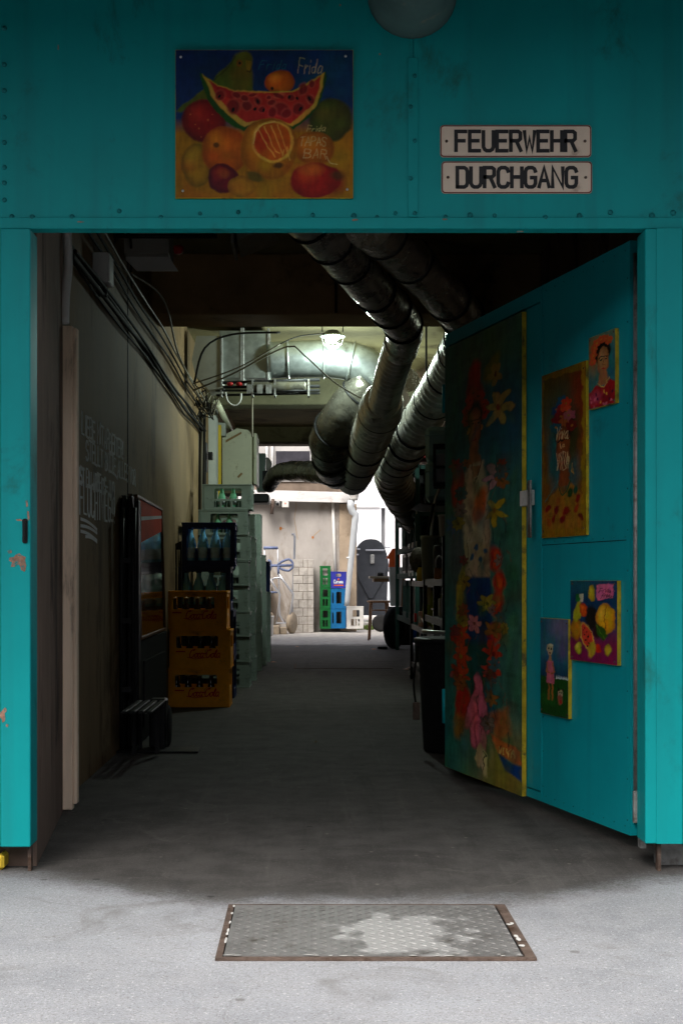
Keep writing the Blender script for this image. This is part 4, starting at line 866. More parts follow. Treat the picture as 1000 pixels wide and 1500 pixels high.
# ------------------------------------------------------------------ crates and bottles
def panel(mb, W, H, t, holes, M): mb.prism([[(-W/2,0),(W/2,0),(W/2,H),(-W/2,H)]]+holes, t, M)
def make_crate(name, m, W, D, H, fh, sh, lip=.012, t=.012, extra=None, dividers=3):
    """fh / sh: holes (x0,z0,x1,z1,r) in the front and side panels as fractions"""
    mb = MB()
    def hs(L, w_): return [rrect(-w_/2+a*w_, b*H, -w_/2+c*w_, d_*H, r*w_) for a,b,c,d_,r in L]
    panel(mb, W, H, t, hs(fh, W), Matrix.Translation((0,-D/2,0))); panel(mb, W, H, t, hs(fh, W), Matrix.Translation((0,D/2-t,0)))
    Ws = D-2*t-.001
    for sx in (-1,1):
        panel(mb, Ws, H, t, hs(sh, Ws), Matrix.Translation((sx*(W/2-.001) if sx > 0 else -W/2+t+.001, 0, 0)) @ Matrix.Rotation(R(90), 4, 'Z'))
    mb.box(-W/2+t,-D/2+t,.008,W/2-t,D/2-t,.016)
    e = .004
    for z0, z1 in ((H-lip, H-.001), (.001, lip*.8)):
        mb.box(-W/2-e,-D/2-e,z0,W/2+e,-D/2-.0005,z1,c=.0015); mb.box(-W/2-e,D/2+.0005,z0,W/2+e,D/2+e,z1)
        mb.box(-W/2-e,-D/2,z0,-W/2-.0005,D/2,z1); mb.box(W/2+.0005,-D/2,z0,W/2+e,D/2,z1)
    for x in (-W/2+W*.035, W/2-W*.06): mb.box(x,-D/2-e*.7,lip,x+W*.025,-D/2-.0005,H-lip-.001)
    for y in (-D/2+D*.04, D/2-D*.07): mb.box(W/2+.0005,y,lip,W/2+e*.7,y+D*.03,H-lip-.001)
    o = mb.build(name, m)
    if dividers:
        dv = MB(); hz = H*.42
        for i in range(1, dividers+1):
            x = -W/2+t+(W-2*t)*i/(dividers+1); dv.box(x-.002,-D/2+t+.001,.017,x+.002,D/2-t-.001,hz)
        for j in (1, 2):
            y = -D/2+t+(D-2*t)*j/3; dv.box(-W/2+t+.001,y-.002,.017,W/2-t-.001,y+.002,hz*.98)
        dv.build('divider', m, o)
    return o
def make_bottle(name, m, h, r, label=True, cap=None, neck=.32, cat='bottle', shape='round'):
    pr = [(r*.6,0),(r*.95,.003),(r,.012),(r,h*.50)]
    pr += [(r*.97,h*.54),(r*.80,h*.66),(r*.5,h*.78),(r*neck,h*.86),(r*neck,h*.97),(r*neck*1.15,h*.975),(r*neck*1.1,h)] if shape == 'round' else [(r*.92,h*.36),(r,h*.5),(r*.7,h*.68),(r*.42,h*.82),(r*neck,h*.9),(r*neck,h)]
    o = MB().lathe(pr, 14).build(name, m)
    if label:
        MB().lathe([(r+.0008,h*.16),(r+.0012,h*.165),(r+.0012,h*.44),(r+.0008,h*.445)], 14).build('label', m_lab, o)
    MB().lathe([(r*neck*1.3,h*.955),(r*neck*1.35,h*.99),(r*neck*1.2,h*1.012)], 10).build('cap', cap or m_cap, o)
    return o
PARK = []
def proto(o): PARK.append(o); return o
rn = random.Random(31)
def stack_crates(protoc, n, x, y, z0, H, label_fn, group, cat, jit=.008, rj=1.0, rz=0):
    outl = []
    for k in range(n):
        c = copy_tree(protoc, None, (x+rn.uniform(-jit,jit), y+rn.uniform(-jit,jit), z0+k*(H+.001)), R(rz+rn.uniform(-rj,rj)), label_fn(k), group)
        c['category'] = cat; outl.append(c)
    return outl
def fill_bottles(pb, crate, W, D, nx, rows, label, group, z=.018, ny=6, t=.012):
    for j in range(rows):
        for i in range(nx):
            lx = -W/2+t+(W-2*t)*(i+.5)/nx; ly = -D/2+t+(D-2*t)*(j+.5)/ny; a = crate.rotation_euler.z
            c = copy_tree(pb, None, (crate.location.x+lx*math.cos(a)-ly*math.sin(a), crate.location.y+lx*math.sin(a)+ly*math.cos(a), crate.location.z+z), rn.uniform(0,6), label, group)
            c['category'] = 'bottle'

# orange soft drink crates
OW, OD, OH = .478, .36, .305
oc = make_crate('bottle_crate', m_orange, OW, OD, OH, [(.11,.52,.80,.84,.03)], [(.2,.52,.8,.84,.03)], lip=.016)
lg = MB(); Pz = Vector((-.085,-OD/2-.0012,.085))
def script(mb, s, O, h, w, sw):
    x = 0
    for ch in s:
        for st in G[ch]: mb.ribbon([(x+px/4*w+.25*py/6*h, py/6*h) for px, py in st], sw, O, X1, Z1, .0001*(len(mb.f) % 7))
        x += w*(1.18 if ch == 'Q' else .78)
script(lg, 'Qoca-Qola', Pz, .062, .030, .0072); lg.ribbon([(-.012,.004),(.05,-.010),(.11,-.003),(.15,.002)], .005, Pz, X1, Z1, .0009)
for k in range(5): lg.ribbon([(-.10+k*.014,.048),(-.10+k*.014+.010,.048)], .010, Pz, X1, Z1, 0)
lg.build('logo', m_red, oc)
bc = make_bottle('cola_bottle', m_gcola, .235, .029, True, m_cap, .42, shape='curvy')
ORD = ('first','second','third','fourth','fifth','sixth','seventh','eighth')
names = ('bottom', 'middle', 'top')
ocs = stack_crates(oc, 3, -.883, 11.2+OD/2, 0, OH, lambda k: f'orange bottle crate with red script logo, {names[k]} of the orange stack', 'orange crates stacked by the left wall', 'crate', .006, 1.0)
for k, c in enumerate(ocs): 
    c.location.x += (.010,.012,-.012)[k]
    fill_bottles(bc, c, OW, OD, 5, 2, f'dark cola bottle in the {names[k]} orange crate', f'cola bottles in the {names[k]} orange crate', ny=4)
# navy water crates
NW, ND, NH = .45, .36, .372
nc = make_crate('water_crate', m_cdark, NW, ND, NH, [(.09,.13,.91,.88,.03)], [(.12,.2,.88,.85,.05)], lip=.02, dividers=3)
bw = make_bottle('water_bottle', m_gblue, .31, .046, True, m_cdark, .34)
for c in kids(bw):
    if c.name.startswith('label'): c.data.materials[0] = m_blab
nn = ('lowest', 'second lowest', 'second highest', 'highest')
ncs = stack_crates(nc, 4, -.88, 12.05+ND/2, 0, NH, lambda k: f'navy water bottle crate behind the orange stack, {nn[k]} of four', 'navy crates behind the orange stack', 'crate', .008, 1.2)
ncs[3].location.x += .010; ncs[2].location.x -= .02
for k in (2,3): fill_bottles(bw, ncs[k], NW, ND, 4, 2, f'clear blue water bottle in the {nn[k]} navy crate', f'water bottles in the {nn[k]} navy crate', ny=3, z=.022)
# sage crates with green bottles
SW, SD, SH = .455, .36, .236
sc1 = make_crate('sage_bottle_crate', m_cgrey, SW, SD, SH, [(.24,.42,.80,.84,.03),(.24,.10,.36,.34,.02),(.40,.10,.58,.34,.02),(.62,.10,.80,.34,.02)], [(.15,.15,.45,.85,.05),(.55,.15,.85,.85,.05)], lip=.012)
bg_ = make_bottle('green_bottle', m_ggreen, .19, .032, True, m_cap, .42)
scs = stack_crates(sc1, 8, -.80, 13.25+SD/2, 0, SH, lambda k: f'grey green bottle crate, {ORD[k]} from the floor in the tall stack behind the navy crates', 'tall stack of grey green crates', 'crate', .012, 1.2)
sn = {7: 'topmost', 6: 'second highest'}
scs[7].location.x += .02; scs[6].location.x -= .02
for k in (7,6): fill_bottles(bg_, scs[k], SW, SD, 4, 2, f'green glass bottle in the {sn[k]} grey green crate', f'green bottles in the {sn[k]} grey green crate', ny=4)
# smaller stack showing only its sides
for k, c in enumerate(stack_crates(sc1, 7, -.80, 14.15+SD/2, 0, SH, lambda k: f'grey green bottle crate, {ORD[k]} from the floor in the stack just beyond the tallest one', 'second stack of grey green crates', 'crate', .008, 1)): c.location.x += .02
# large four high crates
LW, LD, LH = .50, .42, .432
lc = make_crate('tall_crate', m_cgrey, LW, LD, LH, [(.10,.10,.46,.46,.05),(.10,.54,.46,.90,.08)], [(.12,.1,.45,.45,.05),(.55,.1,.88,.45,.05),(.12,.54,.45,.9,.05),(.55,.54,.88,.9,.05)], lip=.018, dividers=0)
for x in (.02,): 
    st = MB()
    for zf in (.2,.5,.8):
        st.lathe([(.006,0),(.006,.001)], 6, Matrix.Translation((.09,-LD/2-.0012,LH*zf)) @ Matrix.Rotation(R(90),4,'X'))
    st.build('vent_hole', m_matt, lc)
ln = ('lowest','second lowest','second highest','highest')
stack_crates(lc, 4, -.80, 15.9, 0, LH, lambda k: f'tall grey green crate with two windows, {ln[k]} of the far left column', 'far column of tall grey green crates', 'crate', .006, .8)
stack_crates(lc, 3, -.78, 16.9, 0, LH, lambda k: f'tall grey green crate behind the far column, {ln[k]} of three', 'last column of tall crates', 'crate', .006, .8)
navy = copy_tree(nc, None, (-.73, 17.6, .86), 0, 'single dark blue crate sticking out at the far end of the left stacks'); navy['category'] = 'crate'
b2 = copy_tree(lc, None, (-.75, 17.65, .426), 0, 'tall crate under the single dark blue crate'); b2['category'] = 'crate'
b2 = copy_tree(lc, None, (-.75, 17.65, -.0), 0, 'tall crate on the floor under the single dark blue crate column'); b2['category'] = 'crate'
for o in (oc, nc, sc1, lc, bc, bw, bg_):
    for c in kids(o): bpy.data.objects.remove(c)
    bpy.data.objects.remove(o)

# yard crates at d = 27
def yard_crate(name, m, x0, x1, y0, y1, d, D, fh, sh, label, group=None, logo=None, rz=0):
    W = (x1-x0)*d/F; H = (y1-y0)*d/F-.004; c = make_crate(name, m, W, D, H, fh, sh, lip=.02, t=.02, dividers=0)
    c.location = (xx((x0+x1)/2,d), d+D/2, zz(y1,d)); c.rotation_euler.z = R(rz); tag(c, label, 'crate', group)
    if logo: logo(c, W, D, H)
    return c
gy = (921, 890.5, 859.5, 828.5)
for k in range(3): yard_crate('green_crate', m_cgreen, 468.5, 484, gy[k+1], gy[k], 27.4-.0, .34, [(.26,.54,.74,.88,.04),(.26,.1,.46,.42,.02),(.54,.1,.74,.42,.02)], [(.2,.5,.8,.9,.05)], f'green plastic crate, {names[k]} of three by the brick pier', 'green crates stacked in the yard')
yb = (920.5, 891, 862)
for k in range(2): yard_crate('blue_crate', m_cblue, 484.5, 506.5, yb[k+1], yb[k], 27.3, .34, [(.36,.25,.70,.84,.04),(.08,.25,.18,.8,.02)], [(.2,.2,.8,.8,.05)], f'bright blue plastic crate with an open window, {("lower","upper")[k]} of two', 'blue crates stacked in the yard')
def corona(c, W, D, H):
    m1 = MB(); word(m1, 'Corona', Vector((-W*.30,-D/2-.0015,H*.30)), X1, Z1, H*.20, W*.085, .2, .012); m1.build('lettering', m_lab, c)
    m1 = MB(); m1.box(-W*.30,-D/2-.002,H*.14,W*.32,-D/2-.0006,H*.21); m1.lathe([(.022,0),(.022,.001)], 10, Matrix.Translation((0,-D/2-.001,H*.52)) @ Matrix.Rotation(R(90),4,'X')); m1.build('emblem', m_orplas, c)
yard_crate('indigo_crate', m_cindigo, 484.5, 507, 837, 861.5, 27.3, .34, [(.32,.70,.68,.88,.05)], [(.3,.7,.7,.88,.05)], 'indigo beer crate lettered Corona on top of the blue crates', None, corona)
yard_crate('white_crate', m_cwhite, 507.5, 532, 888, 921, 27.2, .34, [(.36,.52,.80,.84,.05),(.26,.12,.46,.44,.02),(.52,.12,.62,.44,.02),(.68,.12,.80,.44,.02)], [(.2,.5,.8,.9,.05)], 'single off white plastic crate beside the blue crates')

# ------------------------------------------------------------------ ducts
def duct(name, m, pts, r, label, rings=None, fn=None, step=.05, n=24, ring_m=None, end=None):
    t = empty(name, tuple(pts[0]), 0, label, 'duct'); o0 = Vector(pts[0])
    P = [Vector(p)-o0 for p in pts]
    MB().tube(P, r, n, step=step, fn=fn).build('pipe', m, t)
    # clamps: resample the smoothed line and put a ring every so often
    if rings:
        rad = r if isinstance(r, list) else [r]*len(P); Q = []; RR = []
        for i in range(len(P)-1):
            p0 = P[max(i-1,0)]; p1 = P[i]; p2 = P[i+1]; p3 = P[min(i+2,len(P)-1)]
            for j in range(20):
                u = j/20; u2 = u*u; u3 = u2*u
                Q.append(.5*((2*p1)+(-p0+p2)*u+(2*p0-5*p1+4*p2-p3)*u2+(-p0+3*p1-3*p2+p3)*u3)); RR.append(rad[i]+(rad[i+1]-rad[i])*u)
        L = 0; nxt = rings*.5
        for i in range(1, len(Q)-1):
            L += (Q[i]-Q[i-1]).length
            if L >= nxt:
                nxt += rings*rn.uniform(.6,1.8); d_ = (Q[i+1]-Q[i-1]).normalized()
                MB().tube([Q[i]-d_*.010, Q[i]-d_*.006, Q[i]+d_*.006, Q[i]+d_*.010], [RR[i]*1.02+.001, RR[i]*1.04+.006, RR[i]*1.04+.006, RR[i]*1.02+.001], n).build('clamp', ring_m or m_black, t)
    return t
def corr(p=.045, a=.035): return lambda l: 1+a*math.sin(2*math.pi*l/p)
wob = lambda l: 1+.03*math.sin(l*9)+.02*math.sin(l*23+1)
# A: black sleeve then aluminium flex running down the middle
duct('black_duct', m_sleeve, [at(430,300,7.6), at(478,348,8.0), at(535,412,8.7), at(575,455,9.3), at(592,482,9.7), at(587,512,10.1)], [.128,.128,.128,.132,.126,.118], 'dark wrapped duct sloping down from the upper middle to the elbow', rings=.36, fn=lambda l: 1+.012*math.sin(l*17), ring_m=m_matt)
duct('aluminium_flex_duct', m_flex, [at(588,500,9.95), at(573,548,10.8), at(561,592,11.6)], [.117,.117,.12], 'ribbed aluminium duct hanging below the dark elbow', fn=corr(.105,.06), step=.012)
duct('wide_flex_duct', m_flex, [at(562,585,11.6), at(557,601,11.9), at(548,626,12.5), at(534,662,13.5), at(521,690,14.5), at(516,702,15.3)], [.150,.178,.172,.175,.175,.170], 'wider ribbed aluminium duct falling away towards the yard', rings=.7, fn=corr(.155,.055), step=.016)
# B: foil wrapped duct on the right
duct('foil_duct', m_foil, [at(540,325,7.8), at(580,362,8.3), at(630,412,8.9), at(668,452,9.4), at(685,480,9.75), at(676,512,10.2)], [.145,.135,.135,.14,.15,.145], 'crinkled foil wrapped duct crossing at the upper right', rings=.5, fn=wob, ring_m=m_black)
duct('ribbed_foil_duct', m_flex, [at(677,502,10.05), at(657,545,11.0), at(630,595,12.0), at(600,645,13.3), at(576,682,14.7)], [.135,.15,.168,.185,.195], 'ribbed silver duct dropping behind the top of the open door', rings=.6, fn=lambda l: 1+.045*math.sin(2*math.pi*l/.14)+.02*math.sin(l*11), step=.016)
duct('tan_duct', m_tanduct, [at(577,680,14.9), at(576,700,15.8), at(590,732,17.2), at(612,765,18.5)], [.19,.20,.20,.19], 'tan wrapped duct bending down at the passage end on the right', rings=.32, ring_m=m_gcable)
# C: dark insulated duct in the centre
duct('dark_insulated_duct', m_dkduct, [at(545,562,12.9), at(528,582,12.95), at(504,612,13.1), at(486,642,13.4), at(484,672,13.9), at(492,694,14.6)], [.18,.20,.215,.205,.175,.165], 'dark wrapped duct bending down in the centre of the passage', rings=.30, fn=wob)
# D: galvanised round duct with bend
duct('galvanised_duct', m_galduct, [at(392,528,12.9), at(440,526,12.9), at(485,526,12.9), at(525,533,12.9), at(556,556,12.95), at(572,590,13.2), at(578,620,13.7)], [.165,.165,.17,.175,.18,.18,.17], 'shiny galvanised round duct bending below the work lamp', rings=.34, fn=None, ring_m=m_galduct, n=32)
duct('foil_elbow', m_foil, [at(596,556,13.2), at(608,545,13.4), at(622,552,13.7), at(628,570,14.1)], [.12,.14,.14,.12], 'small crinkled foil elbow between the ribbed ducts', fn=wob)
duct('black_side_duct', m_dkduct, [at(394,712,17.2), at(406,694,16.8), at(430,690,16.4), at(465,692,15.6), at(496,700,15.1)], [.085,.105,.115,.12,.12], 'black duct crossing the far opening at its top left', fn=wob)
# rectangular duct run on the left
t = empty('square_duct', tuple(at(360,525,13)), 0, 'rectangular galvanised duct leading into the round duct', 'duct'); b0 = at(360,525,13)
m1 = MB(); m1.box(-.23,-.2,-.21,.20,.2,.22,c=.004); m1.build('casing', m_galduct, t)
m1 = MB(); m1.box(-.04,-.206,-.24,-.005,.206,.245,c=.003); m1.build('flange', m_galv, t)
m1 = MB(); m1.box(.201,-.21,-.235,.222,.21,.24,c=.003); m1.build('flange', m_galv, t)
m1 = MB(); m1.prism([[(-.17,-.15),(.17,-.15),(.17,.15),(-.17,.15)],[(-.165,-.145),(.165,-.145),(.165,.145),(-.165,.145)]], .004, Matrix.Translation((-.02,-.207,0)))
t = empty('pale_plenum', tuple(at(305,535,12.8)), 0, 'pale sheet metal plenum box with sloping underside at the left', 'duct')
m1 = MB(); m1.prism([[(-.09,.23),(.12,.23),(.12,-.17),(.15,-.23),(.02,-.25),(-.10,-.12),(-.13,.02)]], .4, Matrix.Translation((0,-.2,0))); m1.build('casing', mat('pale_sheet_metal', (.40,.41,.37), .5, .2, var=.15, scale=4, dirt=(.18,.17,.12), damt=.3), t)
m1 = MB(); m1.box(.121,-.205,-.22,.135,.205,.24); m1.build('flange', m_galv, t)
# pipe rack beneath
t = empty('pipe_rack', tuple(at(370,572,12.7)), 0, 'dark pipe rack with valves under the rectangular duct', 'pipe rack')
m1 = MB()
for k, (z, y) in enumerate(((0,0),(.035,.05),(-.03,.1),(.07,.02))): m1.tube([(-.33,y,z),(.60,y,z+.01*k)], .011+.003*(k%2), 8)
m1.build('pipes', m_black, t)
m1 = MB(); m1.tube([(-.05,.03,.03),(.48,.03,.035)], .052, 14, fn=wob, step=.04); m1.build('lagged_pipe', m_dkduct, t)
for k, x in enumerate((-.20,-.12)): MB().lathe([(.02,0),(.028,.01),(.028,.02),(.02,.03)], 8, Matrix.Translation((x,-.02,.04))).build('valve', m_redcase, t)
m1 = MB(); m1.tube([(-.24,-.03,-.02),(-.22,-.03,-.10),(-.16,-.03,-.14),(-.11,-.03,-.10),(-.10,-.03,-.03)], .008, 6, step=.02); m1.build('hose', m_white, t)
m1 = MB()
for x in (-.28,.0,.2,.5): m1.box(x-.008,-.02,-.05,x+.008,.13,.10)
for x in (-.02,.07,.15): m1.box(x-.03,-.03,-.03,x+.02,-.02,.05)
m1.build('bracket', m_galv, t)

# ------------------------------------------------------------------ work lamp (lit)
lp = at(487, 496, 12.45)
t = empty('work_lamp', tuple(lp), 0, 'lit hanging work lamp with wire cage and square hanger frame', 'lamp')
m1 = MB(); m1.tube([(-.09,0,.06),(-.09,0,.20),(.09,0,.20),(.09,0,.06)], .005, 6); m1.tube([(0,0,.20),(0,0,3.3-lp.z)], .005, 6); m1.build('hanger', m_black, t)
m1 = MB(); m1.lathe([(.028,.075),(.05,.07),(.10,.035),(.112,.018),(.108,.016),(.045,.055),(.028,.06)], 24); m1.build('shade', m_galduct, t)
m1 = MB(); m1.lathe([(.012,-.02),(.048,-.012),(.06,.005),(.055,.018),(.03,.03)], 20); m1.build('bulb', m_lampt, t)
m1 = MB()
for k in range(8): a = k*math.pi/4; m1.tube([(.10*math.cos(a),.10*math.sin(a),.02),(.08*math.cos(a),.08*math.sin(a),-.05),(.03*math.cos(a),.03*math.sin(a),-.085)], .003, 5)
m1.tube([(.08*math.cos(k*math.pi/8),.08*math.sin(k*math.pi/8),-.05) for k in range(17)], .003, 5); m1.build('cage', m_chrome, t)
ld = bpy.data.lights.new('lamp_light', 'POINT'); ld.energy = 27; ld.color = (.82,1,.90); ld.shadow_soft_size = .06
lo = bpy.data.objects.new('lamp_light', ld); COL.objects.link(lo); lo.parent = t; lo.location = (0,0,-.13)

lp2 = at(516, 592, 14.2)
t = empty('bulkhead_lamp', tuple(lp2), 0, 'second lit lamp half hidden behind the dark wrapped duct', 'lamp')
MB().lathe([(.01,0),(.05,.004),(.055,.03),(.03,.045)], 18, Matrix.Rotation(R(180),4,'X')).build('bulb', m_lampt, t)
MB().lathe([(.07,.001),(.075,.02),(.03,.04),(.01,.04)], 18).build('base', m_white, t); MB().tube([(0,0,.04),(0,0,3.3-lp2.z)], .006, 6).build('hanger', m_black, t)
ld = bpy.data.lights.new('second_lamp_light', 'POINT'); ld.energy = 42; ld.color = (.82,1,.88); ld.shadow_soft_size = .05
lo = bpy.data.objects.new('second_lamp_light', ld); COL.objects.link(lo); lo.parent = t; lo.location = (0,0,-.10)
# ------------------------------------------------------------------ cables
def cable(pts, r, m, label, group='cables slung through the passage', step=.06):
    o = MB().tube([Vector(p) for p in pts], r, 6, step=step).build('cable', m); return tag(o, label, 'cable', group)
cable([at(283,572,11.6), at(340,548,11.8), at(420,508,12.1), at(445,520,12.2), at(490,560,12.3), at(540,588,12.3), at(590,598,12.3), at(625,592,12.2)], .0075, m_gcable, 'pale slack cable sagging below the round duct')
cable([at(283,562,11.7), at(350,538,11.9), at(410,504,12.1)], .006, m_gcable, 'pale cable rising from the left wall to the duct')
cable([at(410,504,12.1), at(440,492,12.3), at(487,488,12.4)], .005, m_cable, 'dark cable feeding the hanging lamp')
cable([at(285,560,12.0), at(300,510,12.1), at(340,490,12.2), at(410,487,12.3)], .010, m_cable, 'thick dark cable looping above the rectangular duct')
rn = random.Random(77)
for k in range(4):
    pts = []
    for i in range(9):
        y = 6.4+i*1.0; pts.append((WL+.025+.018*(k%3), y, 2.47+.02*k-.05*math.sin(i*1.3+k)*(.4 if i%3 else 1)*.6))
    cable(pts, (.006,.013,.008,.010)[k], m_cable, 'dark cable in the lower bundle along the left wall', 'lower cable bundle on the left wall')
for k in range(3):
    pts = [(WL+.03+.03*k, 6.6+i*1.1, 2.70+.022*k+.015*math.sin(i*2+k)) for i in range(8)]
    cable(pts, .007, m_gcable if k == 2 else m_cable, 'cable in the upper bundle along the left wall', 'upper cable bundle on the left wall')
for k in range(9):
    a = rn.uniform(0,6); x0, y0 = rn.uniform(284,300), rn.uniform(575,600); d = rn.uniform(13.6,14.4)
    pts = [at(x0+rn.uniform(-10,24), y0+rn.uniform(-14,26), d+rn.uniform(-.1,.1)) for _ in range(6)]
    cable(pts, .006, rn.choice([m_cable,m_cable,m_gcable]), 'tangled cable end at the corner of the left wall', 'tangled cables at the corner')
for k in range(5): cable([at(288+k*3,605,14.2), at(287+k*3,660,14.2), at(286+k*3,760,14.2), at(287+k*3,800,14.2)], .014, m_gcable if k in (1,3) else m_cable, 'vertical cable running down beside the dark door', 'vertical cables beside the dark door', step=.2)
cable([at(160,340,8.0), at(190,345,8.4), at(192,420,8.9), at(194,500,9.1)], .008, m_cable, 'dark cable hanging down from the upper left rack')
cable([at(192,400,8.6), at(240,440,9.5), at(262,520,11), at(292,580,13.4)], .007, m_gcable, 'thin cable running from the switch box to the corner')
# rods
for (x, y0, y1, d, m) in ((369.5,560,640,14.5,m_gcable),(492,405,458,9.95,m_cable),(624,462,560,12.3,m_cable)):
    tag(MB().tube([at(x,y0,d), at(x,y1,d)], .009, 8).build('hanger_rod', m), {369.5:'thin pale hanger rod above the cream cabinet',492:'short dark rod on the face of the front beam',624:'thin dark rod beside the ribbed silver duct'}[x], 'rod')

# boxes on the left
def box_thing(name, c, sx, sy, sz, m, label, cat, rz=0, extra=None, bev=.006):
    t = empty(name, tuple(c), rz, label, cat); MB().box(-sx/2,-sy/2,-sz/2,sx/2,sy/2,sz/2,c=bev).build('casing', m, t)
    if extra: extra(t)
    return t
def ex1(t):
    MB().box(-.051,-.083,-.075,.040,-.0805,.075,c=.004).build('lid', m_white, t)
    MB().tube([(-.02,0,-.08),(-.02,0,-.14)], .012, 8).build('gland', m_black, t); MB().tube([(.015,0,-.08),(.02,0,-.14)], .012, 8).build('gland', m_black, t)
box_thing('junction_box', at(149,396,7.4), .105, .16, .15, m_white, 'small white junction box on the upper left wall', 'junction box', 0, ex1)
def ex2(t):
    MB().box(-.15,-.155,.005,.15,-.151,.085,c=.003).build('front_grille', m_white, t)
    MB().prism([[(-.14,0),(.14,0),(.20,-.09),(-.05,-.09)]], .02, Matrix.Translation((0,-.08,-.08))).build('drip_tray', m_white, t)
box_thing('fan_unit', at(215,360,8.7), .30, .30, .17, mat('grey_white_casing', (.30,.29,.26), .5), 'boxy grey white fan unit under the ceiling at the upper left', 'fan unit', 0, ex2)
t = empty('ceiling_rack', tuple(at(210,346,8.1)), 0, 'dark steel pipe rack under the ceiling at the upper left', 'pipe rack'); m1 = MB()
for z in (0,.03): m1.tube([(-.42,0,z),(.42,0,z)], .014, 8)
m1.tube([(-.40,.0,.0),(-.40,0,.2)], .012, 8); m1.tube([(.40,.0,.0),(.40,0,.2)], .012, 8); m1.tube([(-.36,.02,-.28),(-.15,.02,0)], .012, 8); m1.tube([(-.40,0,0),(-.38,.05,-.35)], .02, 8); m1.build('bars', m_black, t)
m1 = MB(); m1.lathe([(.02,-.1),(.03,-.08),(.03,-.06),(.01,-.05)], 10, Matrix.Translation((.20,0,0))); m1.build('valve', m_redcase, t)
# lighter pipework where the metal shows at the top
t = empty('transition_duct', tuple(at(370,338,9.2)), 0, 'pale sheet metal transition under the ceiling at the top centre', 'duct')
m1 = MB(); m1.prism([[(-.10,-.06),(.22,.06),(.30,.2),(-.12,.2)]], .5); m1.build('casing', m_galduct, t)
m1 = MB(); m1.box(-.14,-.01,-.08,-.121,.5,.25); m1.build('flange', m_galv, t)
# cream cabinet high on the left
b0 = at(350,672,16.8); t = empty('cream_cabinet', tuple(b0), 0, 'cream metal cabinet mounted high on the left near the yard', 'cabinet')
hw, hh = .155, .32
m1 = MB(); m1.prism([[(-hw-.04,-hh),(hw,-hh),(hw,hh-.03),(hw-.05,hh+.02),(-.02,hh+.04),(-hw-.04,hh-.05)]], .7); m1.build('casing', m_cream, t)
m1 = MB(); m1.box(hw+.02,-.01,-hh+.02,hw+.055,.72,hh-.02,c=.004); m1.box(hw+.0005,.05,-hh+.05,hw+.0195,.65,hh-.06); m1.build('side_door', m_cream, t)
m1 = MB(); m1.prism([[(-hw-.06,-.09),(hw-.05,-.09),(hw-.01,-.04),(hw-.04,0),(-hw-.06,0)]], .6, Matrix.Translation((.02,-.05,-hh-.001))); m1.build('tray', mat('brown_tray', (.13,.11,.07), .6), t)
m1 = MB(); m1.box(.10,-.02,-hh-.20,hw+.20,.5,-hh-.092,c=.02); m1.build('motor', m_black, t)
m1 = MB(); m1.prism([[(-.02,-.21),(.03,-.16),(.045,-.18),(-.005,-.23)]], .004, Matrix.Translation((0,-.006,-.0))); m1.prism([[(-hw,hh-.10),(.03,hh-.0),(.03,hh-.025),(-hw,hh-.13)]], .004, Matrix.Translation((0,-.006,-.0))); m1.build('rust_marks', m_beam, t)
box_thing('grey_switch_box', at(325,630,16.3), .09, .2, .15, mat('grey_box', (.36,.38,.34), .5), 'small grey box above the yellow edge', 'switch box')
o = MB().tube([at(318,590,14.8), at(341,636,17.6)], .035, 8).build('batten_light', m_cream); tag(o, 'sloping unlit batten light beside the cream cabinet', 'light fitting')
o = box_thing('black_device', at(301,670,14.6), .04, .15, .30, m_black, 'flat black device hanging on the wall near the corner', 'device')
m1 = MB(); m1.box(.03,-.08,-.03,.08,.0,.05,c=.005); m1.build('socket', m_black, o)
t = box_thing('meter_panel', at(383,693,19.5), .12, .3, .52, mat('pale_green_panel', (.22,.30,.27), .5), 'pale green panel with a black meter at the far left edge of the opening', 'panel')
m1 = MB(); m1.box(.02,-.16,-.20,.13,-.151,.02,c=.004); m1.box(.05,-.17,-.12,.10,-.1605,-.04); m1.build('meter', m_black, t)
m1 = MB(); m1.box(.131,-.16,-.10,.165,-.152,-.03); m1.build('tag', m_orplas, t)
o = MB().lathe([(.005,0),(.07,.01),(.10,.05),(.10,.1),(.07,.14),(.005,.15)], 18, Matrix.Translation(at(388,680,20)) @ Matrix.Rotation(R(90),4,'X') @ Matrix.Translation((0,0,-.07))).build('white_globe', m_cwhite); tag(o, 'small round white globe fitting beside the panel', 'globe')

# ------------------------------------------------------------------ leaning things by the left wall
t = empty('hand_truck', (-.95, 8.35, 0), 0, 'black steel hand truck with flat toe plate on the left of the passage', 'hand truck')
m1 = MB(); m1.box(-.20,-.14,.004,.30,.10,.012,c=.002); m1.build('toe_plate', m_black, t)
m1 = MB()
for x in (-.155,-.085): m1.tube([(x,-.02,.02),(x+.005,-.08,1.0),(x+.01,-.09,1.42)], .014, 10)
for z in (.35,.75,1.1): m1.box(-.15,-.085-z*.02,z,-.09,-.07-z*.02,z+.03)
m1.build('frame', m_black, t)
m1 = MB(); m1.box(.0,.02,.013,.10,.16,.30,c=.01); m1.build('side_plate', m_black, t)
for x in (-.19,.09): MB().lathe([(.03,-.02),(.11,-.02),(.125,-.01),(.125,.01),(.11,.02),(.03,.02)], 20, Matrix.Translation((x,.18,.128)) @ Matrix.Rotation(R(90),4,'Y')).build('wheel', m_rubber, t)
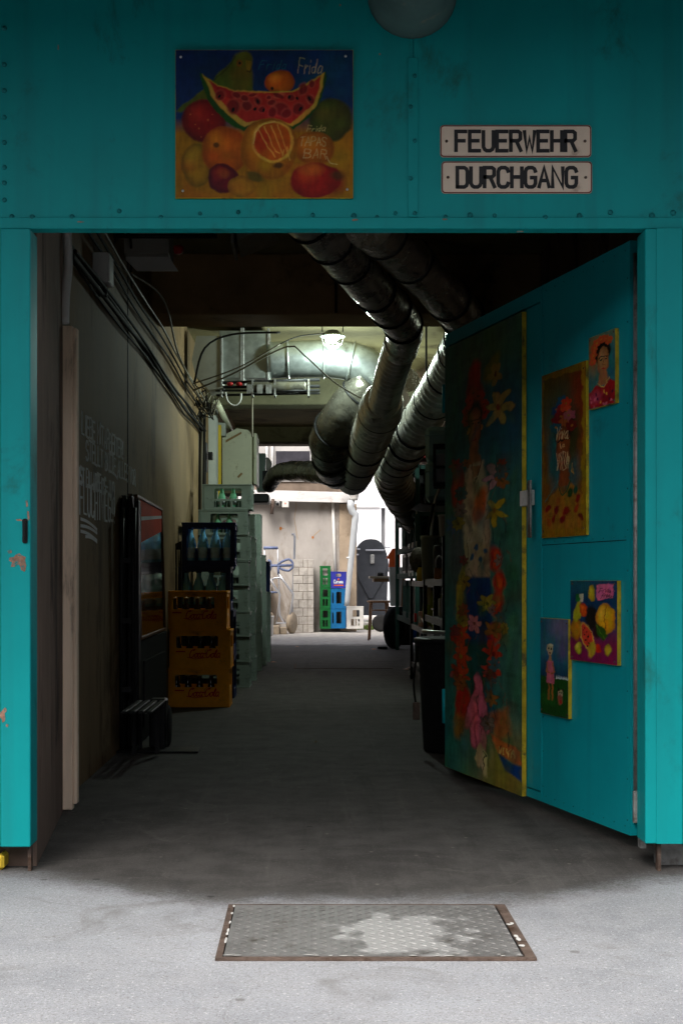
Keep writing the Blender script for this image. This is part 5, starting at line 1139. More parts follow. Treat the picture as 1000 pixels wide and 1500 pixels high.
for k, (x, h, lab) in enumerate(((-1.10,1.49,'against the wall'),(-1.065,1.50,'in the middle'),(-1.03,1.475,'nearest the passage'))):
    t = empty('folded_panel', (x, 8.36+.03*k, .0), 0, f'tall black folded panel leaning upright, {lab}', 'panel', 'black folded panels leaning by the wall')
    MB().box(-.013,0,.02,.013,.10+.0*k,h,c=.006).build('edge_frame', m_black, t); MB().box(-.008,.1005,.05,.008,.17,h-.03).build('leaf', m_matt, t)
    MB().box(-.012,.01,h+.0005,.012,.08,h+.012,c=.003).build('end_cap', m_rust, t)
# mirror
mx0, my0, my1 = -.985, 8.55, 10.15
t = empty('framed_mirror', (0,0,0), 0, 'wood framed mirror with a red reflection painted across its top leaning against the left wall', 'mirror')
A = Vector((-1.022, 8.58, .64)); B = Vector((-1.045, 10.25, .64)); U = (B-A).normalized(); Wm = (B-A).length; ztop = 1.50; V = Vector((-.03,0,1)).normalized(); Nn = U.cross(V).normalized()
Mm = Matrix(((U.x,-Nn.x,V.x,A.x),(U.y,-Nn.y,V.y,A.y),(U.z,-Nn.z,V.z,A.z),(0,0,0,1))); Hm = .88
MB().box(.02,.004,.02,Wm-.02,.012,Hm-.02,Mm).build('glass', m_mirror, t)
m1 = MB(); m1.prism([[(.02,Hm-.30),(Wm-.30,Hm-.19),(Wm-.05,Hm-.17),(Wm-.02,Hm-.02),(.02,Hm-.02)]], .002, Mm @ Matrix.Translation((0,.0015,0))); m1.build('red_reflection', m_redrefl, t)  # red reflection painted onto the glass as a flat shape
m1 = MB(); m1.prism([[(.02,Hm-.16),(Wm-.02,Hm-.075),(Wm-.02,Hm-.055),(.02,Hm-.135)]], .001, Mm @ Matrix.Translation((0,.0002,0))); m1.build('stripe_reflection', m_lab, t)  # white line of the same reflection, painted on
m1 = MB(); m1.box(0,-.006,0,Wm,.02,.0198,Mm,c=.003); m1.box(0,-.006,Hm-.0198,Wm,.02,Hm,Mm,c=.003); m1.box(0,-.006,.02,.0198,.02,Hm-.02,Mm); m1.box(Wm-.0198,-.006,.02,Wm,.02,Hm-.02,Mm,c=.003); m1.build('frame', m_brass, t)
t = empty('slatted_stool', (-.93, 8.02, 0), 0, 'low dark slatted stool beside the hand truck', 'stool')
o = MB().box(-1.075,8.62,.004,-1.035,10.25,.635,c=.004).box(-1.034,8.8,.1,-1.026,10.1,.5).build('dark_board', m_matt); tag(o, 'dark board standing on edge under the leaning mirror', 'board')
m1 = MB()
for k in range(4): m1.box(-.09+k*.045,-.36,.28,-.06+k*.045,.36,.295,c=.003)
m1.build('seat', m_black, t)
for sx in (-.07,.06):
    for sy in (.05,.33): MB().box(sx-.012,sy-.012,.013,sx+.012,sy+.012,.2795).build('leg', m_black, t)
for y, h in ((11.7,.0),(12.0,.0)): pass
o = MB().prism([[(0,0),(.05,0),(.05,1.32),(0,1.30)],[(.012,.9),(.038,.9),(.038,1.25),(.012,1.25)]], .03, Matrix.Translation((-1.105,11.62,0))).build('leaning_slat', m_black); tag(o, 'thin black slotted slat standing against the wall behind the orange crates', 'slat')

# ------------------------------------------------------------------ right side of the passage
# wheeled bin (near)
t = empty('black_bin', (.93, 8.35, 0), 0, 'tall round black bin with rim and liner standing behind the open door', 'bin')
MB().lathe([(.24,0),(.27,.01),(.30,.60),(.315,.62),(.315,.65),(.29,.652),(.285,.62),(.24,.05)], 32).build('body', m_black, t)
MB().lathe([(.300,.625),(.326,.632),(.326,.66),(.300,.665)], 32).build('rim', m_black, t)
MB().tube([(.27*math.cos(a)-.0,.27*math.sin(a),.70) for a in [R(150+i*12) for i in range(12)]], .012, 8).build('liner_edge', m_chrome, t)
MB().tube([(-.31,-.10,.62),(-.335,-.12,.4),(-.315,-.10,.25)], .006, 6, step=.05).build('strap', m_cable, t)
o = MB().box(.585,8.15,.20,.625,8.17,.30,c=.004).build('hang_brush', m_rust); tag(o, 'small brown brush hanging at the side of the black bin', 'brush')
# black metal shelf trolley
def shelf_unit(name, x0, y0, x1, y1, zs, h, m_post, m_shelf, label, cat, post=.03, casters=False, th=.03):
    t = empty(name, ((x0+x1)/2, (y0+y1)/2, 0), 0, label, cat); hx, hy = (x1-x0)/2, (y1-y0)/2
    for sx in (-1,1):
        for sy in (-1,1):
            MB().box(sx*hx-post/2, sy*hy-post/2, .09 if casters else 0, sx*hx+post/2, sy*hy+post/2, h, c=.002).build('post', m_post, t)
            if casters:
                w_ = MB().lathe([(.012,-.014),(.05,-.014),(.058,-.006),(.058,.006),(.05,.014),(.012,.014)], 18, Matrix.Translation((sx*hx,sy*hy,.058)) @ Matrix.Rotation(R(90),4,'Y')).build('wheel', m_rubber, t)
                MB().box(sx*hx-.022,sy*hy-.02,.04,sx*hx-.017,sy*hy+.02,.089).build('fork', m_chrome, w_)
    for z in zs: MB().box(-hx+post/2+.001,-hy+post/2+.001,z-th,hx-post/2-.001,hy-post/2-.001,z,c=.003).build('shelf', m_shelf, t)
    for z in zs: 
        m1 = MB(); m1.box(-hx-.006,-hy+post/2,z-th-.01,-hx+.006,hy-post/2,z+.012,c=.002); m1.build('rail', m_post, t)
    return t
shelf_unit('shelf_trolley', 1.02, 11.4, 1.5, 14.4, (.17,.55,.98), 1.02, m_black, m_galv, 'black shelf trolley on casters standing along the right wall', 'trolley', casters=True)
shelf_unit('tool_rack', .90, 9.6, 1.5, 11.2, (.42,.72,1.0), 1.30, m_black, mat('dull_grey_shelf', (.12,.12,.115), .5, .3), 'black steel tool rack between the bin and the trolley', 'rack')
shelf_unit('upper_shelf', .98, 10.2, 1.5, 11.2, (1.32,), 1.36, m_black, m_black, 'black upper shelf carrying two white pots', 'shelf')
# things on them
def pot(name, x, y, z, r, h, m, label, cat='pot', lid=False, n=22):
    t = MB().lathe([(r*.86,0),(r*.9,.006),(r,h*.9),(r*1.07,h*.92),(r*1.07,h),(r*.95,h),(r*.85,h*.1)], n).build(name, m, loc=(x,y,z)); return tag(t, label, cat)
c = at(624,832,11.3); u = pot('utensil_crock', c.x+.02, 11.0, 1.005, .085, .34, mat('sage_enamel', (.26,.29,.23), .35, var=.1), 'tall sage utensil crock on the tool rack', 'crock')
o = MB().tube([(0,0,.1),(.02,0,.4),(.05,0,.62),(.10,0,.72)], .010, 8, step=.04).build('ladle', m_chrome, loc=(c.x,11.0,1.02)); tag(o, 'long steel ladle standing in the sage crock', 'ladle')
m1 = MB().lathe([(.045,0),(.05,.03),(.055,.20),(.05,.24),(.045,.25)], 16).build('grey_canister', mat('dark_grey_can', (.10,.10,.11), .4), loc=(c.x+.03,10.4,1.006)); tag(m1, 'dark grey canister beside the crock', 'canister')
pot('white_pot', 1.02, 10.5, 1.323, .08, .16, m_white, 'short white pot, nearer the crock on the upper shelf'); pot('white_jug', 1.12, 10.3, 1.323, .075, .24, m_cwhite, 'taller white jug on the upper shelf nearest the door', 'jug')
lk = empty('padlock', tuple(at(643,838,9.9)), 0, 'brass padlock with steel shackle hanging on the tool rack', 'padlock')
MB().box(-.035,-.012,-.05,.035,.012,.03,c=.006).build('body', m_copper, lk); MB().tube([(-.024,0,.03),(-.024,0,.085),(0,0,.112),(.024,0,.085),(.024,0,.03)], .006, 8, step=.01).build('shackle', m_chrome, lk)
# stacked pale teal boxes up high with black basket
for k, (y0, y1, lb) in enumerate(((678,735,'lower'),(628,677,'upper'))):
    d = 11.2; H = (y1-y0)*d/F; t = empty('teal_box', tuple(at(642,y1,d)+Vector((.15,0,.004+0*k))), R(-6), f'pale teal insulated box high on the right, the {lb} of two', 'box', 'pale teal boxes on the high shelf')
    MB().box(-.25,-.2,0,.25,.5,H-.006,c=.03).build('body', m_sty, t); MB().box(-.256,-.206,H*.70,.256,.506,H*.74,c=.002).build('lid_edge', m_sty, t)
c = at(652,712,10.4); t = empty('wire_basket', (c.x,10.4,c.z), R(-6), 'black slatted basket hanging in front of the teal boxes', 'basket')
m1 = MB(); m1.prism([[(-.09,0),(.35,0),(.35,.31),(-.09,.31)],[(-.07,.03),(.03,.03),(.03,.13),(-.07,.13)],[(-.07,.15),(.03,.15),(.03,.27),(-.07,.27)],[(.05,.03),(.33,.03),(.33,.27),(.05,.27)]], .012); m1.box(-.09,.013,0,-.078,.3,.31); m1.box(-.0775,.013,.0,.35,.3,.012); m1.build('frame', m_black, t)
m1 = MB(); m1.box(-.068,.014,.02,.33,.05,.24,c=.004); m1.build('contents', m_clear, t)
o = MB().prism([[(-.10,0),(.45,0),(.45,-.02),(.0,-.02)]], 1.0).build('wall_shelf', m_black, loc=tuple(at(633,737,11.0))); tag(o, 'black bracket shelf under the pale teal boxes', 'shelf')
tag(MB().tube([at(634,738,10.9), at(606,790,11.0)+Vector((.1,0,0))], .012, 8).build('shelf_brace', m_black), 'black diagonal brace under the high shelf', 'brace')
# yellow bag, papers, mop, bin bags on trolley
def blob(name, c, r, m, label, cat, seed=1, n=14, amp=.18):
    rn_ = random.Random(seed); mb = MB(); prof = []
    vs = []; N1 = n; N2 = n//2+1
    ph = [rn_.uniform(0,6) for _ in range(8)]
    for j in range(N2+1):
        th = math.pi*j/N2
        for i in range(N1):
            a = 2*math.pi*i/N1; k = 1+amp*(math.sin(3*a+ph[0])*math.sin(2*th+ph[1])+.6*math.sin(5*a+ph[2]+3*th)+.4*math.sin(7*a-4*th+ph[3]))
            vs.append((r[0]*k*math.sin(th)*math.cos(a), r[1]*k*math.sin(th)*math.sin(a), r[2]*(1-math.cos(th))*.5*(2)*1*(.5)*2*.5*k if False else r[2]*(-math.cos(th))*(1 if j not in (0,N2) else 1)))
    fs = [[j*N1+i, j*N1+(i+1)%N1, (j+1)*N1+(i+1)%N1, (j+1)*N1+i] for j in range(N2) for i in range(N1)]
    mb.add(vs, fs, True); return tag(mb.build(name, m, loc=c), label, cat)
blob('yellow_bag', (1.12, 13.0, .74), (.10,.16,.17), m_lime, 'lime yellow bag on the middle shelf of the trolley', 'bag', 3, 24, .08)
tag(MB().prism([[(-.03,0),(.04,-.02),(.07,.20),(.0,.22)]], .004, Matrix.Rotation(R(-50),4,'Z')).build('paper_sheet', m_paper, loc=(1.03,12.7,.80)), 'brown paper sheet hanging over the trolley shelf', 'paper')
t = empty('plastic_tub', (1.16, 12.0, .555), 0, 'clear plastic tub with colourful packets on the trolley', 'tub')
MB().box(-.12,-.16,0,.12,.16,.19,c=.015).build('tub_body', m_clear, t); MB().box(-.13,-.17,.191,.13,.17,.205,c=.004).build('lid', m_cwhite, t)
m1 = MB(); m1.box(-.126,-.12,.02,-.1205,-.02,.16); m1.build('packet', m_orplas, t); m1 = MB(); m1.box(-.126,.0,.02,-.1205,.10,.14); m1.build('packet', m_lime, t)
blob('grey_mop', (1.07, 14.1, 1.20), (.09,.10,.13), mat('mop_strings', (.10,.09,.075), .95, var=.5, scale=50, bump=1, bscale=60), 'shaggy grey mop head above the trolley', 'mop', 8, 26, .12)
blob('white_sack', (1.14, 13.6, .33), (.09,.2,.15), m_white, 'crumpled white sack on the lowest trolley shelf', 'sack', 5, 20, .12)
for k,(z,) in enumerate(((.62,),(.64,))): cable([(1.005,12.2-k*.9,z+.06),(1.0,12.5-k*.9,z),(1.005,12.9-k*.9,z+.03)], .007, m_white, 'short white strap tied across the trolley front', 'white straps on the trolley')
m_pink = mat('pink_carton', (.55,.28,.26), .5); m_bcart = mat('blue_carton', (.08,.20,.42), .5)
for k,(nm,x,y,z,sx,sy,sz,mm,lb,ct) in enumerate((('carton',1.10,11.7,.982,.09,.12,.16,m_paper,'brown carton on the top shelf of the trolley, nearest the rack','carton'),
  ('carton',1.08,12.1,.982,.07,.10,.10,m_bcart,'small blue carton on the top shelf of the trolley','carton'),
  ('carton',1.10,13.3,.982,.10,.14,.22,m_white,'tall white carton on the top shelf of the trolley','carton'),
  ('carton',1.02,10.9,.722,.08,.12,.14,m_cwhite,'white carton on the middle shelf of the tool rack','carton'),
  ('carton',1.00,10.0,.722,.07,.12,.12,m_orplas,'orange carton on the middle shelf of the tool rack','carton'),
  ('carton',1.08,13.6,.552,.08,.14,.15,m_pink,'pink carton on the middle shelf of the trolley','carton'),
  ('carton',1.08,11.75,.172,.10,.14,.18,m_clear,'pale plastic carton on the lowest trolley shelf','carton'),
  ('carton',1.12,10.9,1.322,.10,.10,.20,m_sty,'pale teal carton at the back of the upper shelf','carton'))):
    o = MB().box(-sx/2,-sy/2,0,sx/2,sy/2,sz,c=.008).build(nm, mm, loc=(x,y,z+.001)); tag(o, lb, ct); o.rotation_euler.z = R(rn.uniform(-18,18))
    MB().box(-sx/2-.001,-sy*.3,sz*.25,-sx/2-.0003,sy*.3,sz*.7).build('label', m_lab, o)
for k,(y,z,h,mm,lb) in enumerate(((12.5,.982,.22,m_ggreen,'green glass jar'),(12.8,.982,.18,m_cwhite,'white jar'),(13.9,.982,.16,m_yellow,'yellow jar'))):
    o = MB().lathe([(.03,0),(.036,.004),(.036,h*.7),(.022,h*.82),(.022,h)], 14).build('jar', mm, loc=(1.07,y,z+.001)); tag(o, lb+' in the row on top of the trolley', 'jar')
    MB().lathe([(.024,h*.9),(.026,h*.91),(.026,h+.004),(.01,h+.005)], 12).build('lid', m_black, o)
# tall dark green rack with stacked crates
t = shelf_unit('green_rack', 1.24, 16.6, 1.6, 20.4, (.50,1.08,1.42,1.80,2.35), 2.42, m_dgreen, m_dgreen, 'tall dark green rack with white shelf clips by the yard opening', 'rack', post=.05, th=.05)
m1 = MB()
for z in (1.08,1.42,1.80,2.35):
    for y in (-1.9,-1.35,-.8): m1.box(-.20,y-.09,z-.03,-.187,y+.09,z+.035,c=.003)
m1.build('clip', mat('white_clip', (.42,.42,.41), .5), t)
for k, (z, y) in enumerate(((.5,17.3),(.5,18.2),(1.08,17.2),(1.08,18.3),(1.42,17.3),(1.42,18.4),(1.8,17.4),(1.8,18.4),(.5,19.3),(1.08,19.4),(1.42,19.5),(1.8,19.5))):
    H = {.5:.50,1.08:.27,1.42:.31,1.8:.46}[z]
    lvl = {.5:'lowest',1.08:'second',1.42:'third',1.8:'top'}[z]; wh = 'near' if y < 18 else ('middle' if y < 19 else 'far')
    o = make_crate('storage_crate', m_dgreen if k % 3 else m_black, .78, .32, H, [(.1,.15,.32,.85,.02),(.39,.15,.61,.85,.02),(.68,.15,.9,.85,.02)], [(.1,.2,.9,.8,.05)], dividers=0)
    o.location = (1.43, y, z+.002); o.rotation_euler.z = R(-90); tag(o, f'dark crate at the {wh} end of the {lvl} shelf of the green rack', 'crate', 'dark crates on the green rack')
o = box_thing('red_case', (1.40, 16.9, 2.56), .34, .6, .26, m_redcase, 'dark red plastic case on top of the green rack', 'case')
MB().box(-.18,-.1,-.02,-.171,.1,.03,c=.004).build('catch', m_black, o)
o = box_thing('red_tub', (1.20, 14.6, 1.22), .12, .2, .09, m_redcase, 'small red tub above the trolley', 'tub'); MB().box(-.064,-.104,.046,.064,.104,.056,c=.003).build('lid', m_redcase, o)
o = MB().tube([(1.20,16.45,.28),(1.20,16.45,.48)], .022, 10).build('blue_bottle', mat('blue_plastic', (.01,.09,.5), .4)); tag(o, 'bright blue plastic bottle hanging on the leg of the green rack', 'bottle')
o = MB().box(1.19,16.4,.52,1.22,16.43,.62).build('red_tag', m_redcase); tag(o, 'small red tag above the hanging blue bottle', 'tag')
for k,(x,y,s_) in enumerate(((1.06,15.8,.05),(1.12,16.1,.04),(.9,20.4,.05),(-.45,17.2,.045),(-.2,21.2,.04),(.03,8.7,.012),(.5,19.9,.03))):
    vs = [(x+s_*math.cos(a)*rn.uniform(.5,1.2), y+s_*math.sin(a)*rn.uniform(.5,1.2), .0065+.01*rn.random()) for a in [i*math.pi/3.5 for i in range(7)]]+[(x,y,.022)]
    o = MB().add(vs, [(i,(i+1)%7,7) for i in range(7)]).build('dry_leaf', m_copper if k < 5 else m_paper); tag(o, ('orange dry leaf at the foot of the green rack','smaller dry leaf beside the green rack','dry leaf near the chair at the passage end','orange dry leaf beside the far left crates','dry leaf on the floor joint near the yard','tiny pale scrap in the middle of the passage floor','small dry leaf right of the middle at the far end')[k], 'leaf')

# ------------------------------------------------------------------ things at the passage end
# bentwood chair
d = 23.6; c = at(556, 880, d); zs = c.z
t = empty('bentwood_chair', (c.x, d+.2, 0), 0, 'brown bentwood chair with pale round seat at the end of the passage', 'chair')
MB().lathe([(.02,zs-.035),(.19,zs-.035),(.205,zs-.02),(.205,zs-.005),(.19,zs),(.02,zs)], 28).build('seat', m_wood, t)
MB().lathe([(.02,zs+.0005),(.17,zs+.001),(.175,zs+.006),(.02,zs+.008)], 28).build('seat_pad', mat('worn_seat', (.42,.38,.33), .35), t)
for (x, y) in ((-.15,-.12),(-.12,.14),(.14,-.12),(.12,.14)):
    MB().tube([(x,y,zs-.036),(x*1.12,y*1.15,zs*.5),(x*1.25,y*1.3,.0)], [.020,.017,.013], 10, step=.06).build('leg', m_wood, t)
MB().tube([(.14*math.cos(a),.14*math.sin(a),zs-.16) for a in [R(20*i) for i in range(19)]], .010, 8).build('hoop', m_wood, t)
MB().tube([(.19,.10,zs),(.24,.13,zs+.28),(.20,.14,zs+.42),(.0,.20,zs+.46),(-.0,.2,zs+.46)][:3], .014, 8, step=.05).build('back_post', m_wood, t)
# small table with slab top
d = 22.6; t = empty('slab_table', (xx(558,d)+.12, d+.2, 0), 0, 'small table with pale slab top and dark apron behind the chair', 'table'); zt = zz(844,d)
m1 = MB(); m1.box(-.30,-.3,zt-.035,.3,.3,zt,c=.005); m1.build('tabletop', mat('pale_slab', (.45,.38,.30), .6, var=.15), t)
m1 = MB(); m1.box(-.24,-.26,zt-.09,.26,.26,zt-.036); m1.build('apron', m_wood, t)
for (x, y) in ((.22,-.2),(.22,.2)): MB().box(x-.02,y-.02,0,x+.02,y+.02,zt-.0905).build('leg', m_wood, t)
o = MB().lathe([(.05,0),(.055,.01),(.055,.05),(.05,.055)], 18).build('black_dish', m_black, loc=(xx(557,d)+0.0,d,zt+.001)); tag(o, 'small round black dish on the slab table', 'dish')
# translucent bin, orange box, black bag
d = 22.0; t = empty('frosted_bin', (xx(577,d)+.02, d+.1, zz(888,d)), 0, 'tall frosted plastic bin beside the green rack', 'bin')
m1 = MB(); hh = 56*d/F; m1.prism([[(-.065,0),(.09,0),(.12,hh),(-.085,hh)]], .25); m1.build('body', m_clear, t); MB().box(-.09,-.01,hh+.0005,.125,.26,hh+.015,c=.003).build('rim', m_clear, t)
o = MB().box(-.10,0,-.0,.25,.4,zz(889,d),c=.01).build('bin_stand', m_matt, loc=(xx(577,d)+.02,d,0)); tag(o, 'dark stand under the frosted bin', 'stand')
d = 23.2; o = MB().prism([[(-.06,0),(.12,0),(.12,.33),(.0,.33),(-.10,.17),(-.05,.16)]], .2, Matrix.Translation(at(575,833,d))).build('orange_canister', m_orplas); tag(o, 'orange plastic canister on top behind the frosted bin', 'canister')
d = 20.9; blob('black_sack', (xx(577,d), d, .30), (.17,.2,.31), m_matt, 'full black sack standing on the floor by the green rack', 'sack', 12, 30, .06)
o = MB().lathe([(.05,0),(.075,.005),(.075,.03),(.05,.035)], 16).build('small_puck', m_rubber, loc=(xx(560,20.6),20.6,.005)); tag(o, 'small flat dark disc on the floor beside the black sack', 'disc')
o = MB().box(xx(578.5,23.0), 23.0, 0, xx(584,23.0), 23.08, 3.3, c=.004).build('brown_post', mat('red_brown_paint', (.20,.07,.045), .6, var=.2)); tag(o, 'red brown post at the right edge of the yard opening', 'post')

# ------------------------------------------------------------------ yard
YD = 27.8
t = empty('yard_wall', (-2, YD, 0), 0, 'weathered pale plaster yard wall with a white ledge along its top', 'wall')
m_yw = mat('weathered_yard_plaster', (.38,.35,.32), .85, var=.2, scale=1.2, bump=.4, bscale=14, dirt=(.22,.18,.145), damt=.7, dscale=1.3, stretch=(1,1,.55))
MB().box(-8,0,0,xx(515,YD)+2,.3,zz(733,YD)).build('wall_face', m_yw, t)
m1 = MB(); m1.box(xx(497,YD)+2,-.05,0,xx(522,YD)+2,-.0005,zz(738,YD),c=.01); m1.build('corner_pier', mat('tan_plaster', (.36,.28,.20), .85, var=.2, scale=3, dirt=(.2,.15,.1), damt=.5), t)
m1 = MB(); m1.prism([[(-8,zz(722,YD)+.04),(xx(512,YD)+2,zz(737,YD)),(xx(512,YD)+2,zz(722,YD)+.0),(-8,zz(708,YD)+.1)]], .2, Matrix.Translation((0,-.2,0))); m1.build('ledge', mat('white_ledge', (.62,.60,.58), .7, var=.1, scale=3, dirt=(.35,.28,.24), damt=.4, stretch=(1,1,3)), t)
m1 = MB(); m1.box(-8,.31,zz(735,YD),xx(520,YD)+2,.5,zz(704,YD)); m1.build('brown_band', mat('brown_sheet', (.17,.13,.10), .8, var=.3), t)
m1 = MB(); m1.box(-8,.28,zz(704,YD)+.001,xx(520,YD)+2.1,.6,zz(699,YD)); m1.build('roof_edge', mat('grey_sheet', (.40,.38,.36), .6), t)
m1 = MB(); m1.tube([at(487,733,YD)-t.location+Vector((0,-.03,0)), at(492,860,YD)-t.location+Vector((0,-.03,0))], .03, 8); m1.build('white_riser', m_cwhite, t)
rc = MB(); rn = random.Random(6)
for (x,y,rx,ry) in ((411,774,2.2,3),(415,774,.8,.8),(458,787,1.5,2)): 
    vs = [(xx(x+rx*math.cos(a)*rn.uniform(.6,1.2),YD), YD-.004, zz(y+ry*math.sin(a)*rn.uniform(.6,1.2),YD)) for a in [i*math.pi/4 for i in range(8)]]; rc.add(vs, [tuple(range(8))])
o = rc.build('rust_spots', mat('rust_stain', (.35,.13,.03), .9), t); o.matrix_parent_inverse = Matrix.Translation((2,-YD,0))
cr = MB(); 
for P in ([(458,787),(461,783),(466,779),(469,776)],[(430,720),(434,740),(431,760),(436,790)],[(395,860),(398,880),(397,900)]): cr.ribbon([(xx(x,YD), zz(y,YD)) for x,y in P], .008, Vector((0,YD-.003,0)), X1, Z1)
o = cr.build('cracks', m_beam, t); o.matrix_parent_inverse = Matrix.Translation((2,-YD,0))
# building behind with dark window
t = empty('rear_building', (0, 31, 0), 0, 'grey white building with a dark window behind the yard wall', 'building')
MB().box(-9,0,0,xx(505,31),.5,7).build('wall', mat('pale_render', (.42,.40,.38), .85, var=.2, scale=2, dirt=(.25,.2,.18), damt=.5), t)
m1 = MB(); m1.box(xx(404,31),-.04,zz(686,31),xx(455,31),-.0005,zz(661,31)); m1.build('window', mat('dark_glass', (.03,.028,.035), .3, var=.6, scale=4), t)
for x in (391,399,456,459): MB().tube([(xx(x,31),-.06,zz(700,31)),(xx(x,31),-.06,zz(630,31))], .03, 8).build('pipe', m_white, t)
t = empty('white_building', (0, 40, 0), 0, 'bright white building beyond the yard with a shallow vertical recess', 'building')
m_wb = mat('white_render', (.72,.72,.74), .8, var=.03)
m1 = MB(); m1.prism([[(xx(470,40),0),(14,0),(14,11),(xx(470,40),11)],[(xx(558,40),zz(884,40)),(xx(564,40),zz(884,40)),(xx(564,40),zz(744,40)),(xx(558,40),zz(744,40))]], .3); m1.build('wall', m_wb, t)
MB().box(xx(556,40),.31,.0,xx(566,40),.4,3.3).build('recess_back', mat('grey_recess', (.35,.35,.36), .8), t)
MB().box(xx(490,40),-.06,zz(742,40)-.02,xx(556,40),-.0005,zz(741,40)).build('string_course', m_wb, t)
# drain pipe
t = empty('drain_pipe', tuple(at(518,720,27)), 0, 'pale grey rain hopper and crooked downpipe at the end of the yard wall', 'downpipe'); o0 = at(518,720,27)
MB().tube([at(518.5,700+y,27)-o0 for y in (12,16,22,30,33)], [.19,.16,.10,.075,.072], 18).build('hopper', m_cwhite, t)
MB().tube([at(x,y,27)-o0 for x,y in ((514,733),(513.5,742),(516,750),(521,754),(520,762),(516,800),(511,850),(507.5,888))], [.07,.068,.068,.066,.064,.06,.052,.046], 14, step=.15).build('pipe', mat('pale_grey_pvc', (.42,.44,.45), .4, var=.08), t)
MB().box(*(at(499,714,27)-o0), *(at(533,711,27.4)-o0)).build('gutter', m_cwhite, t)
MB().tube([at(507,817,27)-o0+Vector((0,-.02,0)), at(517,818,27)-o0+Vector((0,-.02,0))], .02, 8).build('bracket', m_white, t)
# grey stand pipe
tag(MB().tube([at(427,783,27.4), at(430,782,27.4), at(431.5,786,27.4), at(430.5,830,27.4), at(428,900,27.4)], .022, 8, step=.1).build('stand_pipe', mat('grey_pipe', (.17,.18,.20), .5)), 'grey hooked pipe standing against the yard wall', 'pipe')
# brick pier
d = 27.2; X0, X1_, Zt = xx(429,d), xx(459.5,d), zz(819,d); t = empty('brick_pier', ((X0+X1_)/2, d, 0), 0, 'short pier of pale calcium silicate blocks beside the green crates', 'pier')
wd = X1_-X0; rn = random.Random(2); b1 = MB(); b2_ = MB(); b1.box(-wd/2+.008,.008,0,wd/2-.008,.46,Zt-.01)
nr = 9; rh = Zt/nr
for r in range(nr):
    cuts = [0,.28,.70,1] if r % 2 else [0,.48,.70,1]
    for a, b_ in zip(cuts, cuts[1:]):
        o_ = rn.uniform(-.004,.004); b2_.box(-wd/2+a*wd+.004,-.0+o_,r*rh+.004,-wd/2+b_*wd-.004,.47,(r+1)*rh-.004,c=.004)
b1.build('mortar', m_mortar, t); b2_.build('blocks', m_blockw, t)
d = 27.5; o = MB()
for r in range(7): o.box(xx(388,d),d,r*.13+.002,xx(397,d),d+.3,(r+1)*.13-.004,c=.004)
tag(o.build('block_pier', m_blockw), 'narrow pale block pier partly hidden at the far left of the yard', 'pier')
# hand trucks of aluminium
def yp(cx, cy, d=26.6): return at(380+.16*cx, 780+.16*cy, d)
def rel(P, o0): return [p-o0 for p in P]
o0 = Vector((xx(405,26.6), 26.6, 0)); t = empty('sack_truck', tuple(o0), 0, 'aluminium sack truck with blue looped handles in the yard', 'sack truck')
m_alu = mat('dull_aluminium', (.50,.50,.52), .35, .6, var=.1)
m1 = MB(); m1.tube(rel([yp(175,375), yp(240,470), yp(308,565), yp(300,640), yp(268,800)], o0), .020, 8); m1.tube(rel([yp(75,390), yp(130,480), yp(185,565), yp(180,660), yp(185,760), yp(235,828)], o0), .020, 8); m1.tube(rel([yp(112,435), yp(140,418), yp(190,418), yp(222,438)], o0), .018, 8, step=.05); m1.build('frame', m_alu, t)
def loop(cx, cy, rx, ry): return [yp(cx+rx*math.cos(a), cy+ry*math.sin(a)) for a in [i*math.pi/8 for i in range(17)]]
m1 = MB(); m1.tube(rel([yp(165,300), yp(200,270), yp(270,245), yp(305,280), yp(305,320), yp(270,350), yp(200,335), yp(165,300)], o0), .022, 8, step=.05); m1.build('handle', m_bluem, t)
m1 = MB(); m1.tube(rel([yp(78,250), yp(100,265), yp(106,300), yp(100,340), yp(78,352)], o0), .022, 8, step=.05); m1.build('handle', m_bluem, t)
m1 = MB(); m1.tube(rel([yp(78,305), yp(300,300)], o0), .026, 8); m1.tube(rel([yp(172,310), yp(175,385)], o0), .022, 8); m1.build('crossbar', m_bluem, t)
m1 = MB(); w0_ = yp(296,830)-o0; m1.lathe([(.03,-.05),(.17,-.05),(.20,-.03),(.20,.03),(.17,.05),(.03,.05)], 24, Matrix.Translation((w0_.x,.1,.20)) @ Matrix.Rotation(R(70),4,'Z') @ Matrix.Rotation(R(90),4,'X')); m1.build('wheel', m_terra, t)
m1 = MB(); m1.lathe([(.03,-.05),(.17,-.05),(.20,-.03),(.20,.03),(.17,.05),(.03,.05)], 24, Matrix.Translation((w0_.x-.42,.15,.20)) @ Matrix.Rotation(R(70),4,'Z') @ Matrix.Rotation(R(90),4,'X')); m1.build('wheel', m_terra, t)
m1 = MB(); a_ = yp(150,830)-o0; b_ = yp(245,830)-o0; m1.box(a_.x,-.1,a_.z-.01,b_.x,.15,a_.z+.012,c=.003); m1.build('toe_plate', m_alu, t)
t = empty('second_sack_truck', tuple(o0+Vector((0,.35,0))), 0, 'second aluminium sack truck with a straight blue grip behind the first', 'sack truck')
m1 = MB(); m1.tube(rel([yp(32,137), yp(165,137)], o0), .028, 8); m1.tube(rel([yp(78,548), yp(165,548)], o0), .018, 8); m1.build('grip', m_bluem, t)
m1 = MB(); m1.tube(rel([yp(40,140), yp(42,300), yp(40,820)], o0), .014, 8); m1.tube(rel([yp(163,140), yp(166,290), yp(180,600), yp(150,830)], o0), .014, 8); m1.build('frame', m_alu, t)
